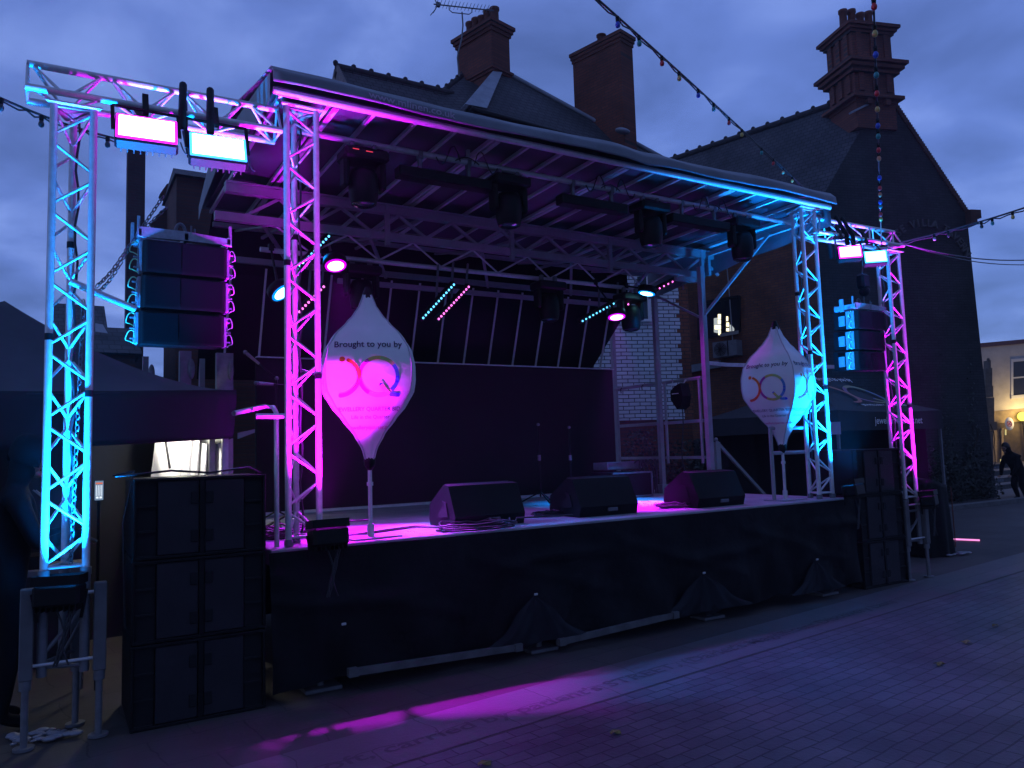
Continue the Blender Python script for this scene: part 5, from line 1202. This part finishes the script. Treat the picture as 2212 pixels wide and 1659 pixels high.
# ---- barrier, kerb, plants on the right
BR_ = thing('slatted_bench', 'dark slatted bench with pale lettering before the lit shop', 'bench', at(2165, 1076, Z=0))
p = at(2143, 1074, Z=0); q = at(2200, 1066, Z=0)
for k, zz in enumerate((.25, .45, .66, .86)):
    m = MB(); m.bar(p + Vector((0, 0, zz)), q + Vector((.3, 0, zz)), .05, .13); m.build('slat', mat('bench_wood', (.045, .04, .035), .7, noise=.3), BR_)
m = MB(); d_ = (q - p).normalized()
put_text(m, 'URNISH', .13, lambda x, y: p + d_ * (.18 + x * 1.2) + Vector((0, -.06, .41 + y)), 'LEFT', .01); put_text(m, 'seven stone', .09, lambda x, y: p + d_ * (.05 + x * 1.3) + Vector((0, -.06, .82 + y)), 'LEFT', .01)
m.build('lettering', mat('bench_letters', (.22, .24, .27), .7), BR_)
m = MB(); ka = at(1990, 1108, Z=0); kb = at(2300, 1073, Z=0); m.bar(ka + Vector((0, 0, .05)), kb + Vector((0, 0, .05)), .30, .10); struct(m.build('kerb', mat('kerb_stone', (.12, .115, .11), .8, noise=.3)))
leafm = mat('ivy_leaf', (.030, .038, .028), .7, noise=.5, nscale=5)
def leaves(mb, c, rad, n, s=.06, seed=0):
    random.seed(seed); c = Vector(c)
    for k in range(n):
        while True:
            p = Vector((random.uniform(-1, 1), random.uniform(-1, 1), random.uniform(-1, 1)))
            if p.length < 1: break
        cl = math.sin(p.x * 5 + seed) * math.sin(p.z * 6 + 1) * .25
        p = Vector((p.x * rad[0], p.y * rad[1], p.z * rad[2] * (1 + cl))) + c
        if p.z < .02: continue
        a = Vector((random.uniform(-1, 1), random.uniform(-1, 1), random.uniform(-.6, 1))).normalized(); b = a.orthogonal().normalized(); b.rotate(Matrix.Rotation(random.uniform(0, 6), 3, a)); ss = s * random.uniform(.6, 1.3)
        mb.add([p, p + a * ss * .5 + b * ss * .35, p + a * ss, p + a * ss * .5 - b * ss * .35], [(0, 1, 2, 3)])
def shrub(c, rad, n, lab, seed, cat='shrub', s=.07, grp='shrubs'):
    t = thing('shrub', lab, cat, (c[0], c[1], 0), grp); m = MB()
    random.seed(seed)
    for q in range(7):
        a = random.uniform(0, 6.3); m.tube((c[0], c[1], 0), (c[0] + rad[0] * .7 * math.cos(a), c[1] + rad[1] * .7 * math.sin(a), c[2] + rad[2] * random.uniform(0, .7)), .02, .006, 6)
    m.build('stem', mat('bark', (.05, .035, .025), .9), t)
    m = MB(); leaves(m, c, rad, n, s, seed); m.build('foliage', leafm, t, False)
for k, (x, y, r, h, n, l) in enumerate(((2065, 1085, .9, .75, 900, 'leafy shrub nearest the black gazebo, against the gable wall'), (2105, 1078, 1.0, .95, 1000, 'taller shrub in the middle of the gable wall bed'), (2138, 1078, .5, .35, 400, 'low shrub at the right end of the gable wall bed'), (2035, 1088, .8, .9, 700, 'shrub half hidden behind the black gazebo edge'))):
    c = at(x, y, Z=0); shrub((c.x, c.y + .2, h * .75), (r, .6, h), n, l, 10 + k, s=.09, grp='shrubs at the foot of the gable wall')
c = at(1400, 1000, Y=10.7); shrub((c.x, 10.75, 1.25), (.75, .35, .85), 1500, 'dark bush behind the stage under the white wall, left part', 31, s=.07, grp='bushes behind the stage')
c = at(1500, 1010, Y=10.6); shrub((c.x, 10.6, 1.1), (.6, .35, .8), 1100, 'dark bush behind the stage, right of the lifting mast', 32, s=.07, grp='bushes behind the stage')
iv = thing('climbing_ivy', 'dark ivy climbing the lower gable wall', 'ivy', TK)
m = MB(); random.seed(4)
for q in range(5):
    pts = [flat(on_wall(2060 + q * 16, 1075, TK, TE) - tn * .04, .1)]
    for k in range(9): pts.append(pts[-1] + TE * random.uniform(-.15, .18) + Vector((0, 0, .22)))
    m.path(pts, .012)
m.build('stem', MATS['bark'], iv)
m = MB()
for q in range(1300):
    x = random.uniform(2045, 2125); h = max(0, random.gauss(0, .8)); p = on_wall(x, 1070, TK, TE); z = abs(h) * (1.2 + .8 * math.sin(x * .09)) + .1
    b = flat(p, z) - tn * random.uniform(.03, .12); a = (TE * random.uniform(-1, 1) + Vector((0, 0, random.uniform(-1, .4))) - tn * .4).normalized(); c = a.cross(tn).normalized(); s = random.uniform(.05, .11)
    m.add([b, b + a * s * .5 + c * s * .4, b + a * s, b + a * s * .5 - c * s * .4], [(0, 1, 2, 3)])
m.build('foliage', leafm, iv, False)
a = at(2045, 1164, Z=.02); b = at(2117, 1167, Z=.02)
LT = thing('light_tube', 'thin glowing pink tube lying on the paving at the right', 'light tube', a)
m = MB(); m.tube(a, b, .014); m.build('tube', emit('tube_pink', (1., .30, .75), 1.3, False), LT)
m = MB(); m.tube(a - (b - a) * .03, a, .02); m.tube(b, b + (b - a) * .02, .02); m.build('end_cap', black, LT)
m = MB(); random.seed(9); c = at(2060, 1197, Z=.02)
for k in range(14): m.sphere(c + Vector((random.uniform(-.25, .3), random.uniform(-.1, .1), .01)), random.uniform(.02, .05), (1.4, 1, .4), 6)
tag(m.build('crumpled_wrap', mat('plastic_wrap', (.25, .25, .28), .3)), 'crumpled clear plastic on the paving near the pink tube', 'litter')
m = MB(); c = at(85, 1592, Z=.02)
for k in range(40): m.sphere(c + Vector((random.uniform(-.16, .20), random.uniform(-.12, .12), .015 * random.random())), random.uniform(.01, .035), (1.4, 1, .5), 6)
tag(m.build('crumpled_wrap', MATS['plastic_wrap']), 'crumpled clear plastic under the far left tower', 'litter')
cv = at(2000, 1208, Z=0)
CVR = thing('covered_cases', 'gear stacked under a black cover right of the far right tower', 'covered cases', (cv.x + .3, cv.y + .3, 0))
def cover(u, v):
    a = 2 * pi * u; r = .36 + .03 * math.sin(a * 7) * (1 - v) ; k = (abs(math.cos(a)) ** 4 + abs(math.sin(a)) ** 4) ** -.25
    h = 1.08 + .05 * math.sin(a * 2); f = min(1, v / .8); g_ = max(0, (v - .8) / .2)
    return Vector((cv.x + .42 + k * r * math.cos(a) * (1 - g_) * (1 - .08 * f), cv.y + .30 + k * r * math.sin(a) * (1 - g_) * (1 - .08 * f), .01 + h * f + .02 * g_))
m = MB(); m.grid(cover, 60, 20); m.build('cover', darkcloth, CVR, False)
m = MB(); m.path([Vector((cv.x + .78, cv.y + .0, .1 + .9 * i / 8)) for i in range(9)], .008); m.build('lashing', terr, CVR)

# ---- black gazebo on the right
GZ = thing('gazebo', 'black pop-up gazebo printed with rainbow logo behind the right sub stack', 'gazebo', (13, 8.2, 0))
gx0, gx1, gy0, gy1, gze, gzp = 10.95, 13.92, 8.0, 11.0, 2.25, 3.10
gm = mat('gazebo_cloth', (.018, .019, .026), .75, noise=.3, nscale=1.5, bump=.3, bscale=5)
gc = [Vector((gx0, gy0, gze)), Vector((gx1, gy0, gze)), Vector((gx1, gy1, gze)), Vector((gx0, gy1, gze))]; gp_ = Vector(((gx0 + gx1) / 2, (gy0 + gy1) / 2, gzp))
m = MB()
for k in range(4):
    a_, b_ = gc[k], gc[(k + 1) % 4]
    m.grid(lambda u, v, a_=a_, b_=b_: a_.lerp(b_, u).lerp(gp_, v) - Vector((0, 0, .10 * math.sin(pi * v) * (1) + .03 * math.sin(pi * u) * (1 - v))), 16, 12)
o = m.build('roof', gm, GZ, False)
m = MB()
for k in range(4):
    a_, b_ = gc[k], gc[(k + 1) % 4]
    m.grid(lambda u, v, a_=a_, b_=b_: a_.lerp(b_, u) + Vector((.01 * math.sin(u * 20), .01 * math.sin(u * 23), -.34 * v - .03 * math.sin(pi * u) * (1 - v))), 20, 3)
m.build('valance', gm, GZ, False)
m = MB(); m.grid(lambda u, v: Vector((gx1 - .04 + .02 * math.sin(u * 25), gy0 + .3 + (gy1 - gy0 - .3) * u, 1.9 * (1 - v) + .02)), 30, 3); m.grid(lambda u, v: Vector((gx0 + .02 + 2.9 * u, gy1 - .05 + .03 * math.sin(u * 25), 1.9 * (1 - v) + .02)), 30, 3)
m.build('side_wall', gm, GZ, False)
for k in range(4):
    m = MB(); m.bar((gc[k].x + (.03 if k in (0, 3) else -.03), gc[k].y + (.03 if k < 2 else -.03), 0), (gc[k].x + (.03 if k in (0, 3) else -.03), gc[k].y + (.03 if k < 2 else -.03), gze - .02), .04, .04, (0, 1, 0)); m.build('leg', steel, GZ)
prt = mat('grey_print', (.80, .80, .82), .7)
def gval(x, y): return Vector(((gx0 + gx1) / 2 + .15 + x, gy0 - .025, gze - .235 + y))
m = MB(); put_text(m, 'jewelleryquarter.net', .17, gval, 'CENTER', .012, 0, 0, .98); m.build('printed_address', prt, GZ)
wm_ = gc[0].lerp(gc[3], .5)
def grf(x, y, lift=0.):
    v = max(.02, min(.95, (y + .85) / 1.75)); base = gc[0].lerp(gp_, v)
    return Vector(((gx0 + gx1) / 2 + x, base.y - .01 - lift, base.z - .10 * math.sin(pi * v) + .03 + lift))
m = MB(); logo(m, grf, .38, -.08, .05); m.build('printed_logo', [mat('gz_' + q.name, tuple(.35 * c + .12 for c in q.node_tree.nodes['Principled BSDF'].inputs[0].default_value[:3]), .7) for q in logo_m], GZ)
m = MB(); put_text(m, 'Brought to you by', .17, grf, 'CENTER', .01, .1, .50, .8); m.build('printed_words', prt, GZ)
m = MB(); put_text(m, 'JEWELLERY QUARTER', .13, grf, 'CENTER', .01, .1, -.66, 1.); m.build('printed_words', prt, GZ)
m = MB(); p = at(1802, 925, Y=6.3); m.box(p, (.16, .01, .16), Matrix.Rotation(-.6, 3, 'Z')); tag(m.build('notice', mat('lilac_card', (.40, .33, .45), .7)), 'small pale notice hanging beside the cyan tower at right', 'notice')
# dark marquee wall behind the gazebo, closing the view under the tavern wall
WB = thing('canvas_screen', 'dark canvas windbreak behind the right lantern', 'windbreak', (10.4, 11, 0))
m = MB(); a = at(1500, 1010, Y=12.2); b = at(1800, 1010, Y=10.4)
m.grid(lambda u, v: Vector((a.x + (b.x - a.x) * u, a.y + (b.y - a.y) * u + .05 * math.sin(u * 30), 2.25 * (1 - v) * (.82 + .18 * u) + .01)), 60, 6); o = m.build('canvas', gm, WB, False); o.modifiers.new('thick', 'SOLIDIFY').thickness = .01
m = MB()
for u in (0, .5, 1): m.tube((a.x + (b.x - a.x) * u, a.y + (b.y - a.y) * u + .1, 0), (a.x + (b.x - a.x) * u, a.y + (b.y - a.y) * u + .1, 2.2), .02)
m.build('pole', steel, WB)

# ---- festoon lights
bulb_c = {'r': mat('bulb_red', (.65, .04, .05), .3), 'g': mat('bulb_green', (.04, .30, .28), .3), 'y': mat('bulb_yellow', (.60, .45, .12), .3), 'b': mat('bulb_blue', (.04, .10, .60), .3), 'o': mat('bulb_orange', (.70, .28, .14), .3), 'w': mat('bulb_clear', (.35, .36, .34), .2), 'k': mat('bulb_dark', (.04, .04, .05), .3)}
def festoon(pts, bulbs, lab, r=.009, br=.021, twin=True):
    t = thing('festoon_string', lab, 'festoon lights', pts[0], 'festoon strings over the square')
    m = MB(); m.path(pts, r); m.build('cable', rubber, t)
    if twin:
        m = MB(); q = [p + Vector((0, 0, -.035 * abs(math.sin(i * 1.3)))) for i, p in enumerate(pts)]; m.path(q, r * .7); m.build('support_wire', rubber, t)
    cum = [0]
    for a, b in zip(pts, pts[1:]): cum.append(cum[-1] + (b - a).length)
    for (x, y, c) in bulbs:                               # hang each bulb where its sight line meets the string
        best = None
        for i in range(len(pts) - 1):
            for f in [k / 12 for k in range(12)]:
                p = pts[i].lerp(pts[i + 1], f); cc_ = M3.transposed() @ (p - Vector((0, 0, CAM_H))); px, py = CX + F_PX * cc_.x / cc_.z, CY + F_PX * cc_.y / cc_.z; d = (px - x) ** 2 + (py - y) ** 2
                if best is None or d < best[0]: best = (d, p)
        p = best[1]
        m = MB(); m.lathe([(br * .7, 0), (br * .85, -br * .5), (br * .75, -br * 2.2)], p, n=10); so_ = m.build('lampholder', black, t)
        m = MB(); m.lathe([(br * .6, -br * 2.2), (br * .95, -br * 2.9), (br * 1.05, -br * 3.6), (br * .8, -br * 4.4), (.0005, -br * 4.8)], p, n=12); m.build('bulb', bulb_c[c], so_)
def zz4(x, y): return ((2200 + x * .8282) / 1.8228, (y * .8282) / 1.8228)
s_a, s_b = at(1250, -38, D=5.2), at(1760, 428, D=13.0)
pts = []
for i in range(33):
    f = i / 32; px, py = 1250 + 510 * f, 0
    py = -38 + 466 * f - 26 * math.sin(pi * f) * .2; pts.append(at(px, py, D=1 / ((1 - f) / 5.2 + f / 12.5)))
bl = [zz4(x, y) for x, y in ((280, 80), (375, 180), (475, 285), (555, 360), (643, 445), (720, 505), (790, 575), (866, 620), (945, 720), (1010, 765), (1057, 810), (1100, 850))]
festoon(pts, [(x, y, c) for (x, y), c in zip(bl, 'bgrybgrygroyb')], 'festoon string slanting down to the right behind the canopy', .009, .019)
pts = []
for i in range(33):
    f = i / 32; px = 1886 + 18 * f; py = -30 + 555 * f; pts.append(at(px, py, D=1 / ((1 - f) / 5.0 + f / 9.6)))
bl = [(zz4(1500, y)[0] + 3, zz4(0, y)[1] - 8, c) for y, c in ((5, 'r'), (135, 'y'), (238, 'b'), (335, 'g'), (425, 'r'), (502, 'y'), (582, 'b'), (632, 'g'), (700, 'r'), (740, 'o'), (833, 'b'), (885, 'r'), (915, 'o'), (950, 'b'), (975, 'g'), (1013, 'r'), (1033, 'y'))]
festoon(pts, bl, 'festoon string hanging straight down to the far right boom', .008, .019)
pts = [at(1945 + 330 * f, 524 - 96 * f + 5 * math.sin(pi * f), D=9.9 - 2.0 * f) for f in [i / 20 for i in range(21)]]
festoon(pts, [(2018, 505, 'w'), (2047, 492, 'k'), (2118, 471, 'k'), (2141, 466, 'g'), (2186, 452, 'y')], 'festoon string running right from the far right boom', .010, .018)
m = MB(); m.path([at(1955 + 320 * f, 528 + 45 * f - 14 * (f ** 2) + 12 * math.sin(pi * f), D=9.9 + 1.5 * f) for f in [i / 14 for i in range(15)]], .008); tag(m.build('support_cable', steel), 'upper bare cable running right from the far right boom', 'cable', 'bare cables from the right boom')
m = MB(); m.path([at(1955 + 320 * f, 528 + 56 * f - 14 * (f ** 2) + 14 * math.sin(pi * f), D=10.1 + 2.5 * f) for f in [i / 14 for i in range(15)]], .007); tag(m.build('support_cable', steel), 'lower bare cable running right from the far right boom', 'cable', 'bare cables from the right boom')
pts = [at(-30 + 350 * f, 198 + 118 * f + 12 * math.sin(pi * f), D=5.2 + 1.4 * f) for f in [i / 20 for i in range(21)]]
festoon(pts, [(3, 212, 'k'), (92, 242, 'k'), (236, 283, 'k')], 'dark festoon string crossing behind the far left tower top', .010, .020)

# ------------------------------------------------------------------ smoke and evening haze in the air over the square
hz = MB(); hz.box((10, 12, 9.0), (90, 70, 20.2)); 
hm = bpy.data.materials.new('haze_air'); hm.use_nodes = True; t_ = hm.node_tree; t_.nodes.clear()
pv = N(t_, 'ShaderNodeVolumePrincipled'); pv.inputs['Color'].default_value = (.9, .92, 1, 1); pv.inputs['Density'].default_value = HAZE_D; pv.inputs['Anisotropy'].default_value = .3
vo = N(t_, 'ShaderNodeOutputMaterial'); t_.links.new(pv.outputs[0], vo.inputs['Volume'])
ho_ = hz.build('haze', hm); ho_['kind'] = 'stuff'; ho_['label'] = 'thin stage smoke and evening haze in the air'; ho_.display_type = 'WIRE'
